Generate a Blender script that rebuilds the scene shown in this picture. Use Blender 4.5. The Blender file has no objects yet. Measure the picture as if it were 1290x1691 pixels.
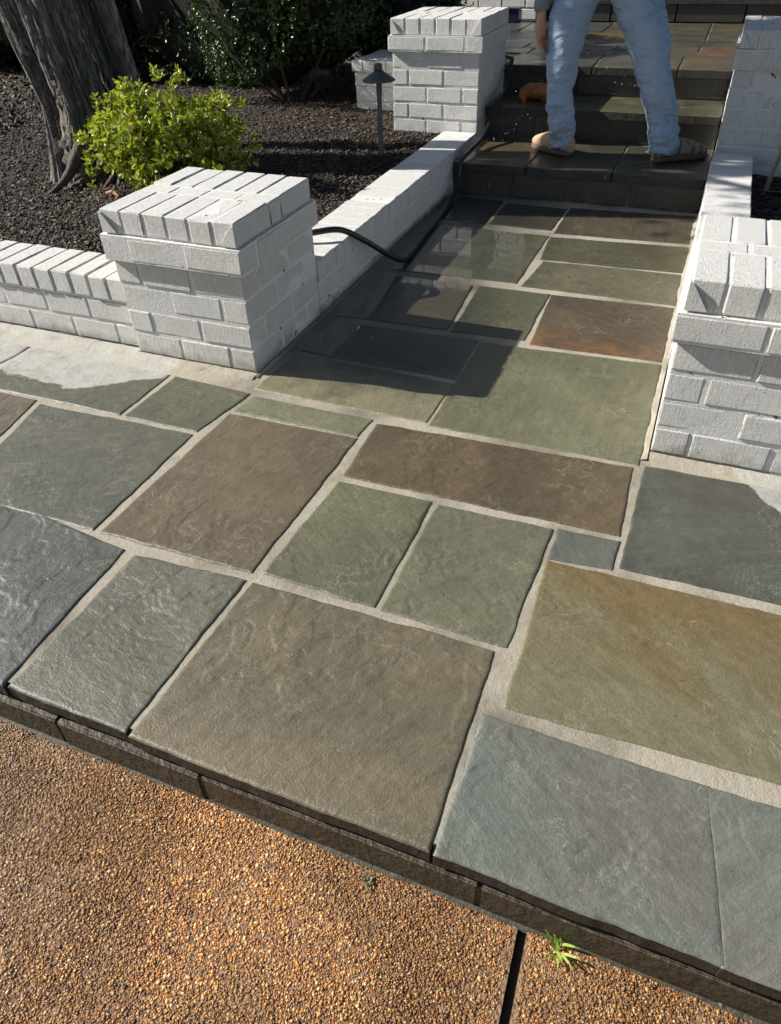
import bpy, bmesh, math, random
import numpy as np
from mathutils import Vector, Matrix
random.seed(7); rng = np.random.default_rng(11)
S = bpy.context.scene; C = S.collection

# ------------------------------------------------------------------ camera, light, exposure
def cam_axes(yaw, pitch, roll):
    f = np.array([math.sin(yaw)*math.cos(pitch), math.cos(yaw)*math.cos(pitch), math.sin(pitch)])
    r = np.cross(f, [0, 0, 1]); r /= np.linalg.norm(r); u = np.cross(r, f)
    c, s = math.cos(roll), math.sin(roll)
    return c*r+s*u, -s*r+c*u, f
CP = np.array([1.2570687724559506, -1.8277430304871067, 1.1972479158457152])
R_, U_, F_ = cam_axes(-0.40583020920398166, -0.7000171519768769, -0.038337619787225614)
cd = bpy.data.cameras.new('camera'); cam = bpy.data.objects.new('camera', cd); C.objects.link(cam); S.camera = cam
cam.matrix_world = Matrix(((R_[0], U_[0], -F_[0], CP[0]), (R_[1], U_[1], -F_[1], CP[1]), (R_[2], U_[2], -F_[2], CP[2]), (0, 0, 0, 1)))
cd.sensor_fit = 'VERTICAL'; cd.sensor_height = 24; cd.lens = 1177.29321356035/1691*24
cd.clip_start = 0.05; cd.clip_end = 600
LD = Vector((.79, .112, -.51)).normalized()
sd = bpy.data.lights.new('sun', 'SUN'); sd.energy = 5.0; sd.angle = math.radians(.5); sd.color = (1, .955, .885)
sun = bpy.data.objects.new('sun', sd); C.objects.link(sun); sun.rotation_euler = LD.to_track_quat('-Z', 'Y').to_euler(); sun.location = (-6, -1, 5)
W = bpy.data.worlds.new('World'); S.world = W; W.use_nodes = True
wn = W.node_tree; bg = wn.nodes['Background']; sky = wn.nodes.new('ShaderNodeTexSky'); sky.sky_type = 'NISHITA'; sky.sun_disc = False
sky.sun_elevation = math.asin(-LD.z); sky.sun_rotation = math.atan2(-LD.x, -LD.y) % (2*math.pi)
wn.links.new(sky.outputs[0], bg.inputs[0]); bg.inputs[1].default_value = .052
S.view_settings.view_transform = 'Standard'; S.view_settings.look = 'None'; S.view_settings.exposure = .70; S.view_settings.gamma = 1
S.view_settings.use_curve_mapping = False

# ------------------------------------------------------------------ numeric noise
def _h(ix, iy, seed):
    n = (ix.astype(np.int64)*374761393 + iy.astype(np.int64)*668265263 + seed*1442695041) & 0xffffffff
    n = ((n ^ (n >> 13))*1274126177) & 0xffffffff
    return ((n ^ (n >> 16)) & 0xffffff)/float(0xffffff)
def vnoise(x, y, seed=0):
    x = np.asarray(x, float); y = np.asarray(y, float)
    ix = np.floor(x); iy = np.floor(y); fx = x-ix; fy = y-iy
    fx = fx*fx*(3-2*fx); fy = fy*fy*(3-2*fy)
    a = _h(ix, iy, seed); b = _h(ix+1, iy, seed); c = _h(ix, iy+1, seed); d = _h(ix+1, iy+1, seed)
    return (a*(1-fx)+b*fx)*(1-fy)+(c*(1-fx)+d*fx)*fy
def fbm(x, y, seed=0, octv=4):
    t = 0; a = .5; s = 0
    for i in range(octv):
        t = t+a*vnoise(x*2**i, y*2**i, seed+i*17); s += a; a *= .5
    return t/s
def ground_at(px, py, z=0.):
    d = F_+R_*(px-645)/1177.29321356035-U_*(py-845.5)/1177.29321356035
    k = (z-CP[2])/d[2]; p = CP+k*d
    return float(p[0]), float(p[1])

# ------------------------------------------------------------------ object helpers
def mesh_np(name, V, Fc, mat, smooth=False, attr=None):
    me = bpy.data.meshes.new(name); V = np.asarray(V, np.float32)
    if isinstance(Fc, np.ndarray):
        n, k = Fc.shape
        me.vertices.add(len(V)); me.vertices.foreach_set('co', V.ravel())
        me.loops.add(n*k); me.loops.foreach_set('vertex_index', Fc.ravel().astype(np.int32))
        me.polygons.add(n); me.polygons.foreach_set('loop_start', (np.arange(n)*k).astype(np.int32))
        me.polygons.foreach_set('loop_total', np.full(n, k, np.int32))
        me.update(calc_edges=True)
    else:
        me.from_pydata([tuple(v) for v in V], [], Fc)
    if smooth: me.polygons.foreach_set('use_smooth', np.ones(len(me.polygons), bool))
    if attr is not None:
        a = me.color_attributes.new('tone', 'FLOAT_COLOR', 'POINT'); a.data.foreach_set('color', np.asarray(attr, np.float32).ravel())
    if mat: me.materials.append(mat)
    me.update(); return me
def link(name, me, parent=None, loc=(0, 0, 0), **kw):
    o = bpy.data.objects.new(name, me); C.objects.link(o); o.location = loc
    if parent is not None: o.parent = parent
    for k, v in kw.items(): o[k] = v
    return o
def thing(name, label, cat, loc=(0, 0, 0), group=None, **kw):
    o = bpy.data.objects.new(name, None); C.objects.link(o); o.location = loc; o.empty_display_size = .1
    if label: o['label'] = label
    if cat: o['category'] = cat
    if group: o['group'] = group
    for k, v in kw.items(): o[k] = v
    return o
def box_me(name, a, b, mat, bev=0, off=(0, 0, 0)):
    bm = bmesh.new(); bmesh.ops.create_cube(bm, size=1)
    for v in bm.verts:
        v.co = Vector([(a[i]+b[i])/2+v.co[i]*(b[i]-a[i])-off[i] for i in range(3)])
    if bev: bmesh.ops.bevel(bm, geom=bm.edges[:], offset=bev, segments=2, affect='EDGES')
    me = bpy.data.meshes.new(name); bm.to_mesh(me); bm.free(); me.materials.append(mat); return me
def tube(pts, rad, seg=12, sub=6):
    """smooth tube mesh arrays through points (Catmull-Rom); rad scalar or list"""
    P = np.array(pts, float); n = len(P); rad = np.full(n, rad) if np.isscalar(rad) else np.array(rad, float)
    Q = []; Rr = []
    for i in range(n-1):
        p0 = P[max(i-1, 0)]; p1 = P[i]; p2 = P[i+1]; p3 = P[min(i+2, n-1)]
        for t in np.arange(sub)/sub:
            Q.append(.5*((2*p1)+(-p0+p2)*t+(2*p0-5*p1+4*p2-p3)*t*t+(-p0+3*p1-3*p2+p3)*t**3)); Rr.append(rad[i]*(1-t)+rad[i+1]*t)
    Q.append(P[-1]); Rr.append(rad[-1]); Q = np.array(Q); Rr = np.array(Rr)
    T = np.gradient(Q, axis=0); T /= np.linalg.norm(T, axis=1)[:, None]+1e-9
    up = np.array([.13, .2, 1.]) if abs(T[0][2]) < .8 else np.array([1., .1, 0])
    V = []; 
    for q, t, r in zip(Q, T, Rr):
        s = np.cross(t, up); s /= np.linalg.norm(s); up = np.cross(s, t)
        a = np.arange(seg)/seg*2*math.pi
        V.append(q+r*(np.cos(a)[:, None]*s+np.sin(a)[:, None]*up))
    m = len(Q); V = np.vstack(V)
    Fc = [[i*seg+j, i*seg+(j+1) % seg, (i+1)*seg+(j+1) % seg, (i+1)*seg+j] for i in range(m-1) for j in range(seg)]
    Fc.append(list(range(seg))[::-1]); Fc.append([(m-1)*seg+j for j in range(seg)])
    return V, Fc
def join(parts):
    V = []; Fc = []; k = 0
    for v, f in parts:
        V.append(np.asarray(v)); Fc += [[i+k for i in q] for q in f]; k += len(v)
    return np.vstack(V), Fc

# ------------------------------------------------------------------ materials
class NT:
    def __init__(s, name):
        s.m = bpy.data.materials.new(name); s.m.use_nodes = True; s.t = s.m.node_tree; s.b = s.t.nodes['Principled BSDF']; s.out = s.t.nodes['Material Output']
        s.pos = s.n('ShaderNodeNewGeometry').outputs['Position']
    def n(s, typ, **kw):
        x = s.t.nodes.new(typ)
        for k, v in kw.items(): setattr(x, k, v)
        return x
    def put(s, sock, v):
        if v is None: return
        if isinstance(v, bpy.types.NodeSocket): s.t.links.new(v, sock)
        elif hasattr(sock.default_value, '__len__') and not hasattr(v, '__len__'): sock.default_value = [v]*len(sock.default_value)
        elif hasattr(sock.default_value, '__len__') and len(sock.default_value) == 4 and len(v) == 3: sock.default_value = (*v, 1)
        else: sock.default_value = v
    def math(s, op, a, b=None, c=None, clamp=False):
        x = s.n('ShaderNodeMath', operation=op, use_clamp=clamp)
        for i, v in enumerate((a, b, c)):
            if v is not None: s.put(x.inputs[i], v)
        return x.outputs[0]
    def noise(s, scale, detail=4, rough=.55, vec=None, dist=0):
        x = s.n('ShaderNodeTexNoise'); s.put(x.inputs['Vector'], vec if vec is not None else s.pos)
        x.inputs['Scale'].default_value = scale; x.inputs['Detail'].default_value = detail; x.inputs['Roughness'].default_value = rough; x.inputs['Distortion'].default_value = dist
        return x.outputs['Fac']
    def voro(s, scale, feat='F1', vec=None, out='Distance'):
        x = s.n('ShaderNodeTexVoronoi', feature=feat); s.put(x.inputs['Vector'], vec if vec is not None else s.pos); x.inputs['Scale'].default_value = scale
        return x.outputs[out]
    def scale(s, v, sc, loc=(0, 0, 0)):
        x = s.n('ShaderNodeMapping'); s.put(x.inputs[0], v); x.inputs['Scale'].default_value = sc; x.inputs['Location'].default_value = loc; return x.outputs[0]
    def ramp(s, f, lo, hi, a=0., b=1.):
        x = s.n('ShaderNodeMapRange'); x.clamp = True; s.put(x.inputs[0], f)
        for i, v in zip((1, 2, 3, 4), (lo, hi, a, b)): x.inputs[i].default_value = v
        return x.outputs[0]
    def mix(s, f, a, b, mode='MIX'):
        x = s.n('ShaderNodeMix', data_type='RGBA', blend_type=mode); s.put(x.inputs[0], f); s.put(x.inputs[6], a); s.put(x.inputs[7], b); return x.outputs[2]
    def sep(s, v=None):
        x = s.n('ShaderNodeSeparateXYZ'); s.put(x.inputs[0], v if v is not None else s.pos); return x.outputs
    def attr(s, name, typ='OBJECT'):
        return s.n('ShaderNodeAttribute', attribute_type=typ, attribute_name=name).outputs
    def bump(s, h, dist=.002, strength=1., normal=None):
        x = s.n('ShaderNodeBump'); x.inputs['Distance'].default_value = dist; s.put(x.inputs['Strength'], strength); s.put(x.inputs['Height'], h)
        if normal is not None: s.put(x.inputs['Normal'], normal)
        return x.outputs[0]
    def set(s, **kw):
        for k, v in kw.items(): s.put(s.b.inputs[k.replace('_', ' ')], v)
        return s.m

def dry_mask(t):
    '''ragged areas the water has not reached: left landing under the wall, and below the right pillar'''
    s3 = t.sep(); M = t.math
    y = M('ADD', s3[1], M('MULTIPLY', M('SUBTRACT', t.noise(6.5, 7, .62), .5), .20))
    x = M('ADD', s3[0], M('MULTIPLY', M('SUBTRACT', t.noise(9, 5, .6), .5), .14))
    thl = M('ADD', -.285, M('MULTIPLY', M('MAXIMUM', M('ADD', s3[0], .52), 0.), .75))
    dl = M('MULTIPLY', t.ramp(M('SUBTRACT', y, thl), -.004, .006), t.ramp(x, -.32, -.30, 1, 0))
    thr = M('SUBTRACT', -.080, M('MULTIPLY', M('SUBTRACT', s3[0], 1.54), 1.2))
    dr = M('MULTIPLY', t.ramp(M('SUBTRACT', y, thr), -.004, .006), t.ramp(x, 1.49, 1.51))
    patch = t.ramp(t.noise(14, 6, .7), .28, .55, .55, 1.)
    return M('MULTIPLY', M('MULTIPLY', M('MAXIMUM', dl, dr), t.ramp(s3[2], .02, .03, 1, 0)), patch)
def m_stone():
    t = NT('bluestone_flag')
    A = t.attr('tint_a')['Color']; B = t.attr('tint_b')['Color']; sd_ = t.attr('seed')['Fac']; mir = t.attr('mix_bias')['Fac']
    vr = t.n('ShaderNodeVectorRotate', rotation_type='Z_AXIS'); t.put(vr.inputs['Vector'], t.pos); t.put(vr.inputs['Angle'], t.attr('grain')['Fac']); PR = vr.outputs[0]
    off = t.n('ShaderNodeCombineXYZ'); t.put(off.inputs[2], sd_)
    v = t.n('ShaderNodeVectorMath', operation='ADD'); t.put(v.inputs[0], t.pos); t.put(v.inputs[1], off.outputs[0]); P = v.outputs[0]
    # slow two-tone drift, then mottling
    drift = t.noise(3.2, 5, .6, P, .6)
    gq = t.math('MULTIPLY', t.math('SUBTRACT', t.sep()[1], t.math('ADD', t.math('MULTIPLY', t.sep()[0], -.18), -.42)), t.attr('grad')['Fac'])
    f = t.ramp(t.math('ADD', t.math('ADD', drift, mir), gq), .4, .62)
    col = t.mix(f, A, B)
    mot = t.math('ADD', t.math('MULTIPLY', t.noise(22, 8, .72, P, 1.4), .5), t.math('MULTIPLY', t.noise(7, 9, .72, t.scale(PR, (1, 5.5, 1)), .5), .5))
    col = t.mix(t.ramp(mot, .35, .7, 0, .75), t.mix(1., col, (.74, .73, .72), 'MULTIPLY'), t.mix(1., col, (1.36, 1.34, 1.28), 'MULTIPLY'))
    fine = t.noise(210, 3, .7, P)
    col = t.mix(1., col, t.mix(fine, (.70, .70, .70), (1.30, 1.30, 1.30)), 'MULTIPLY')
    # pale mineral veins where cleft layers end
    vn = t.math('ABSOLUTE', t.math('SUBTRACT', t.noise(9, 6, .62, P, 1.6), .5))
    vm = t.math('MULTIPLY', t.ramp(vn, 0, .008, 1, 0), t.ramp(t.noise(5, 2, .5, P), .45, .6))
    col = t.mix(t.math('MULTIPLY', vm, .5), col, (.40, .38, .31))
    # rust
    rs = t.attr('rust')['Fac']
    rx = t.ramp(t.noise(8, 5, .65, P, 1.), .42, .72)
    s3 = t.sep(); ry = t.ramp(s3[1], .54, .70, 1., .0)
    col = t.mix(t.math('MULTIPLY', t.math('MULTIPLY', rx, rs), ry), col, (.24, .105, .030))
    # green film
    col = t.mix(t.ramp(t.noise(6, 4, .6, P), .6, .8, 0, .25), col, t.mix(1., col, (.95, 1.0, .80), 'MULTIPLY'))
    # dry, dusty patches beside the walls
    onl = t.ramp(s3[2], .02, .03, 1, 0)
    dry = dry_mask(t)
    dust = t.mix(t.noise(60, 5, .7), (.36, .36, .33), (.52, .51, .47))
    col = t.mix(t.math('MULTIPLY', dry, .82), col, dust)
    # standing water near the left wall and on the steps
    wn_ = t.math('MULTIPLY', t.math('SUBTRACT', t.noise(5, 5, .6), .5), .45)
    wx = t.ramp(t.math('ADD', s3[0], wn_), .78, .48)
    wy = t.math('MULTIPLY', t.ramp(t.math('ADD', s3[1], wn_), -.02, .12), t.ramp(s3[1], 2.6, 2.2))
    pud = t.math('MULTIPLY', t.math('MULTIPLY', wx, wy), onl)
    stp = t.math('MULTIPLY', t.ramp(s3[2], .05, .1), t.ramp(t.noise(6, 4, .6), .35, .6, .3, 1.))
    wet = t.math('MAXIMUM', pud, t.math('MULTIPLY', stp, .5))
    wet = t.math('MULTIPLY', wet, t.math('SUBTRACT', 1., dry))
    col = t.mix(wet, col, t.mix(1., col, (.42, .44, .44), 'MULTIPLY'))
    h = t.math('ADD', t.math('MULTIPLY', t.noise(40, 9, .66, P, 1.), .55), t.math('MULTIPLY', fine, .42))
    h = t.math('ADD', h, t.math('MULTIPLY', t.noise(16, 8, .7, t.scale(PR, (1, 5, 1)), .4), .5))
    # thin lifted flakes: short ledges
    fl = t.noise(5.0, 10, .62, P, .3); st = t.math('MULTIPLY', t.math('FLOOR', t.math('MULTIPLY', fl, 8)), .42)
    h = t.math('ADD', h, t.math('MULTIPLY', st, 1.4))
    rough = t.ramp(mot, .3, .7, .27, .56)
    rough = t.mix(dry, rough, (.85, .85, .85))
    up = t.n('ShaderNodeCombineXYZ'); up.inputs[2].default_value = 1.
    geo = t.n('ShaderNodeNewGeometry'); flat = t.ramp(t.sep(geo.outputs['True Normal'])[2], .8, .97)
    t.put(t.b.inputs['Coat Weight'], t.math('MULTIPLY', t.math('ADD', wet, .18), flat)); t.put(t.b.inputs['Coat Roughness'], t.ramp(wet, 0, .7, .3, .03)); t.b.inputs['Coat IOR'].default_value = 1.33
    rip = t.bump(t.noise(9, 2, .5), .0012, 1.)
    x = t.n('ShaderNodeMix', data_type='VECTOR'); t.put(x.inputs[0], .93); t.put(x.inputs[4], rip); t.put(x.inputs[5], up.outputs[0]); t.put(t.b.inputs['Coat Normal'], x.outputs[1])
    return t.set(Base_Color=col, Roughness=rough, Normal=t.bump(h, .0032, .85))
M_STONE = m_stone()

def m_grout():
    t = NT('sandy_grout'); n = t.noise(7, 5, .6); g = t.noise(420, 3, .7)
    s3 = t.sep()
    col = t.mix(n, (.29, .25, .185), (.46, .42, .34)); col = t.mix(1., col, t.mix(g, (.6, .6, .6), (1.4, 1.4, 1.4)), 'MULTIPLY')
    col = t.mix(t.ramp(t.noise(3.3, 4, .6), .48, .68, 0, .7), col, (.11, .095, .065))
    col = t.mix(t.math('MULTIPLY', dry_mask(t), .7), col, (.46, .45, .41))
    w = t.math('MULTIPLY', t.math('MULTIPLY', t.ramp(s3[0], .7, .4), t.ramp(s3[1], .05, .2)), t.ramp(s3[2], .02, .03, 1, 0))
    w = t.math('MAXIMUM', w, t.ramp(s3[2], .03, .08, 0, .8))
    col = t.mix(t.math('MULTIPLY', w, .75), col, t.mix(1., col, (.3, .3, .3), 'MULTIPLY'))
    return t.set(Base_Color=col, Roughness=t.ramp(w, 0, 1, .85, .3), Normal=t.bump(t.math('ADD', t.noise(60, 5, .7), t.math('MULTIPLY', g, .5)), .004, .9))
M_GROUT = m_grout()

def m_paint(name='white_painted_brick', dirt=1.):
    t = NT(name); s3 = t.sep()
    n1 = t.noise(5, 5, .6); col = t.mix(n1, (.74, .73, .69), (.87, .86, .82))
    col = t.mix(t.ramp(t.noise(38, 5, .7), .6, .78, 0, .5), col, (.56, .55, .51))
    # pinholes and scuffs
    pin = t.ramp(t.voro(170, vec=t.pos), .0, .16, 1, 0); pm = t.math('MULTIPLY', pin, t.ramp(t.noise(20, 3), .42, .56))
    col = t.mix(t.math('MULTIPLY', pm, .8), col, (.16, .15, .13))
    sc = t.ramp(t.noise(30, 7, .8, t.scale(t.pos, (1, 1, 2.2))), .665, .70); col = t.mix(t.math('MULTIPLY', sc, .8), col, (.22, .20, .17))
    # splash-back stain close to the paving
    st = t.math('MULTIPLY', t.ramp(t.math('ADD', s3[2], t.math('MULTIPLY', t.math('SUBTRACT', t.noise(14, 5, .65), .5), .11)), .0, .045, 1, 0), .75*dirt)
    col = t.mix(st, col, (.27, .25, .17))
    gr = t.noise(26, 4, .6, t.scale(t.pos, (8, 8, .7)))
    h = t.math('ADD', t.math('MULTIPLY', t.noise(210, 5, .8), 1.7), t.math('MULTIPLY', t.noise(75, 4, .65), .9))
    h = t.math('ADD', h, t.math('MULTIPLY', t.ramp(gr, .56, .64), -.55)); h = t.math('SUBTRACT', h, t.math('MULTIPLY', pm, 1.3)); h = t.math('SUBTRACT', h, t.math('MULTIPLY', sc, .6))
    return t.set(Base_Color=col, Roughness=.62, Specular_IOR_Level=.35, Normal=t.bump(h, .0042, 1.))
M_PAINT = m_paint()
def m_paintmortar():
    t = NT('painted_mortar'); col = t.mix(t.noise(9, 5, .6), (.60, .59, .56), (.78, .77, .74))
    gap = t.ramp(t.noise(17, 5, .7), .655, .675); col = t.mix(gap, col, (.03, .028, .025))
    s3 = t.sep(); col = t.mix(t.ramp(s3[2], .0, .03, .6, 0), col, (.25, .23, .16))
    return t.set(Base_Color=col, Roughness=.75, Normal=t.bump(t.math('SUBTRACT', t.noise(130, 5, .7), t.math('MULTIPLY', gap, 3)), .004, .9))
M_PMORT = m_paintmortar()

def m_mulch():
    t = NT('bark_mulch'); A = t.attr('tone', 'GEOMETRY')['Color']
    g = t.noise(160, 3, .7, t.pos); return t.set(Base_Color=t.mix(1., A, t.mix(g, (.6, .6, .6), (1.4, 1.4, 1.4)), 'MULTIPLY'), Roughness=.72, Normal=t.bump(g, .001, .6))
def m_soil():
    t = NT('dark_soil'); v = t.voro(90, out='Color'); n = t.noise(60, 6, .75)
    col = t.mix(t.ramp(n, .3, .8), (.010, .008, .006), (.060, .046, .034)); return t.set(Base_Color=col, Roughness=.85, Normal=t.bump(t.math('ADD', n, t.voro(110)), .012, 1.))
M_MULCH = m_mulch(); M_SOIL = m_soil()
def m_leaf(name, rough=.38, trans=.25):
    t = NT(name); A = t.attr('tone', 'GEOMETRY')['Color']
    tr = t.n('ShaderNodeBsdfTranslucent'); t.put(tr.inputs[0], t.mix(1., A, (1.5, 1.7, .7), 'MULTIPLY'))
    mx = t.n('ShaderNodeMixShader'); mx.inputs[0].default_value = trans
    t.set(Base_Color=A, Roughness=rough); t.t.links.new(t.b.outputs[0], mx.inputs[1]); t.t.links.new(tr.outputs[0], mx.inputs[2]); t.t.links.new(mx.outputs[0], t.out.inputs[0]); return t.m
M_LEAF = m_leaf('azalea_leaf'); M_LEAFD = m_leaf('evergreen_leaf', .35, .12); M_GRASS = m_leaf('grass_blade', .45, .3)
def m_bark(name, a, b, sx=1):
    t = NT(name); v = t.scale(t.pos, (14, 14, 1.6)); n = t.noise(5, 7, .7, v, .5); c = t.mix(t.ramp(n, .35, .68), a, b)
    c = t.mix(t.ramp(t.noise(3, 4, .6), .55, .7, 0, .6), c, (.09, .055, .035))
    return t.set(Base_Color=c, Roughness=.85, Normal=t.bump(t.math('ADD', n, t.math('MULTIPLY', t.noise(120, 3, .7, t.scale(t.pos, (1, 1, .25))), .3)), .022, 1.))
M_BARK = m_bark('stringy_grey_bark', (.020, .017, .015), (.42, .38, .345)); M_TWIG = m_bark('twig_bark', (.03, .025, .018), (.14, .11, .08))
M_ROOT = m_bark('old_root_wood', (.05, .038, .03), (.24, .19, .15))
def m_agg():
    t = NT('aggregate_pebble'); A = t.attr('tone', 'GEOMETRY')['Color']
    wet = t.ramp(t.noise(2.6, 3, .6), .4, .6, .36, .16)
    return t.set(Base_Color=A, Roughness=wet, Specular_IOR_Level=.5)
M_PEB = m_agg()
def m_drive():
    t = NT('aggregate_matrix'); v = t.voro(150, out='Color'); c = t.mix(.7, v, (.3, .17, .08), 'MIX'); c = t.mix(1., c, (.30, .22, .16), 'MULTIPLY')
    n = t.noise(300, 3, .7)
    return t.set(Base_Color=t.mix(t.ramp(n, .3, .7), (.16, .095, .05), (.36, .22, .12)), Roughness=.55, Normal=t.bump(t.math('ADD', t.voro(150), n), .003, 1.))
M_DRIVE = m_drive()
def m_plain(name, col, rough=.5, bs=60, bd=.001, var=.25, metal=0., nscale=20):
    t = NT(name); n = t.noise(nscale, 5, .6)
    c = t.mix(n, tuple(x*(1-var) for x in col), tuple(x*(1+var) for x in col))
    return t.set(Base_Color=c, Roughness=rough, Metallic=metal, Normal=t.bump(t.noise(bs, 4, .65), bd, .8))
M_RUB = m_plain('black_rubber_hose', (.012, .012, .013), .32, 200, .0004)
M_BRONZE = m_plain('weathered_bronze', (.085, .098, .095), .6, 90, .001, .4, .35, 40)
M_DSTONE = m_plain('wet_riser_stone', (.052, .047, .038), .38, 45, .006, .55, 0, 9)
M_KERB = m_plain('damp_kerb_block', (.056, .045, .028), .6, 50, .010, .75, 0, 14)
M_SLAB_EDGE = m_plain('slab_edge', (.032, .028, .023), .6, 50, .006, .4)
M_SIDING = m_plain('white_siding', (.52, .54, .58), .5, 30, .001, .06)
M_NAVY = m_plain('navy_plastic', (.01, .018, .045), .35, 30, .0004)
M_WOOD = m_plain('weathered_wood', (.28, .22, .15), .7, 80, .002, .35, 0, 40)
M_BLACK = m_plain('expansion_strip', (.008, .007, .006), .8, 80, .003, .5)

def m_denim():
    t = NT('light_denim'); n = t.noise(5, 5, .6); c = t.mix(n, (.25, .345, .48), (.40, .50, .64))
    c = t.mix(t.ramp(t.noise(16, 5, .7), .55, .7, 0, .35), c, (.13, .18, .23))
    s3 = t.sep(); low = t.ramp(s3[2], .5, .2, 0, 1.)
    c = t.mix(t.math('MULTIPLY', low, t.ramp(t.noise(22, 5, .7), .48, .62, 0, .6)), c, (.16, .18, .17))
    w = t.noise(500, 2, .6, t.scale(t.pos, (1, 1, .4))); c = t.mix(1., c, t.mix(w, (.82, .82, .82), (1.18, 1.18, 1.18)), 'MULTIPLY')
    fold = t.noise(9, 4, .5, t.scale(t.pos, (1, 1, 2.2)), 1.2)
    return t.set(Base_Color=c, Roughness=.85, Normal=t.bump(t.math('ADD', t.math('MULTIPLY', fold, 6), t.math('MULTIPLY', w, .3)), .005, .8))
M_DENIM = m_denim()
M_SWEAT = m_plain('grey_sweatshirt', (.22, .22, .24), .9, 240, .001, .12)
M_SKIN = m_plain('skin', (.50, .27, .19), .5, 160, .0006, .12); M_SKIN.node_tree.nodes['Principled BSDF'].inputs['Subsurface Weight'].default_value = .1
M_HAIR = m_plain('brown_hair', (.05, .033, .02), .6, 120, .003)
M_TAN = m_plain('tan_suede', (.50, .33, .20), .85, 180, .001, .2, 0, 30)
M_SOLE = m_plain('brown_sole', (.11, .075, .05), .7, 120, .001)
def m_plaid():
    t = NT('brown_checked_upper'); w1 = t.n('ShaderNodeTexWave'); w1.inputs['Scale'].default_value = 9; t.put(w1.inputs['Vector'], t.pos); w2 = t.n('ShaderNodeTexWave', bands_direction='Y'); w2.inputs['Scale'].default_value = 11; t.put(w2.inputs['Vector'], t.pos)
    f = t.math('MAXIMUM', t.ramp(w1.outputs['Fac'], .6, .7), t.ramp(w2.outputs['Fac'], .6, .7))
    return t.set(Base_Color=t.mix(f, (.15, .085, .065), (.25, .20, .165)), Roughness=.85, Normal=t.bump(t.noise(150), .001, .6))
M_PLAID = m_plaid()
M_GLOVE = m_plain('orange_rubber', (.36, .12, .03), .5, 90, .002, .3)
def m_water():
    t = NT('white_water_drop'); return t.set(Base_Color=(.95, .97, 1.), Roughness=.1, Transmission_Weight=.45, IOR=1.33)
M_DROP = m_water()

# ------------------------------------------------------------------ ground sheet and driveway
ZD = -.132
me = mesh_np('ground', [(-200, -200, ZD-.03), (200, -200, ZD-.03), (200, 300, ZD-.03), (-200, 300, ZD-.03)], [[0, 1, 2, 3]], m_plain('lawn_ground', (.05, .065, .025), .9, 20, .02))
link('ground', me, kind='structure')
gap = [(ground_at(862, 1530, ZD)), (ground_at(830, 1691, ZD))]
gdir = ((gap[1][0]-gap[0][0]), (gap[1][1]-gap[0][1])); gl = math.hypot(*gdir); gdir = (gdir[0]/gl, gdir[1]/gl)
def gap_x(y): return gap[0][0]+(y-gap[0][1])*gdir[0]/gdir[1]
yb = -9.0
for xs in (((-9, 0), (gap_x(-1.297)-.006, gap_x(yb)-.006)), ((gap_x(-1.297)+.010, gap_x(yb)+.010), (9, 9))):
    a0, a1 = (xs[0][0], xs[1][0]) if xs[0][0] == -9 else (xs[0][0], xs[1][0])
    tl, tr, br, bl = ((-9, xs[1][0], xs[1][1], -9) if xs[0][0] == -9 else (xs[0][0], 9, 9, xs[0][1]))
    V = [(tl, -1.297, ZD), (tr, -1.297, ZD), (br, yb, ZD), (bl, yb, ZD)]; V += [(x, y, ZD-.025) for x, y, z in V]
    link('driveway', mesh_np('driveway', V, [[3, 2, 1, 0], [4, 5, 6, 7], [1, 2, 6, 5], [3, 0, 4, 7]], M_DRIVE), kind='structure')
V = []
for k in range(60):
    y = -1.30-.02*k*1.4; x = gap_x(y)+.002; j = .004*math.sin(k*2.1)+random.uniform(-.002, .003)
    V += [(x-.007+j*.4, y, ZD-.010), (x+.011+j*.4, y, ZD-.010)]
link('expansion_joint', mesh_np('expansion_joint', V, [[2*i, 2*i+1, 2*i+3, 2*i+2] for i in range(59)], M_BLACK), kind='structure')

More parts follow.
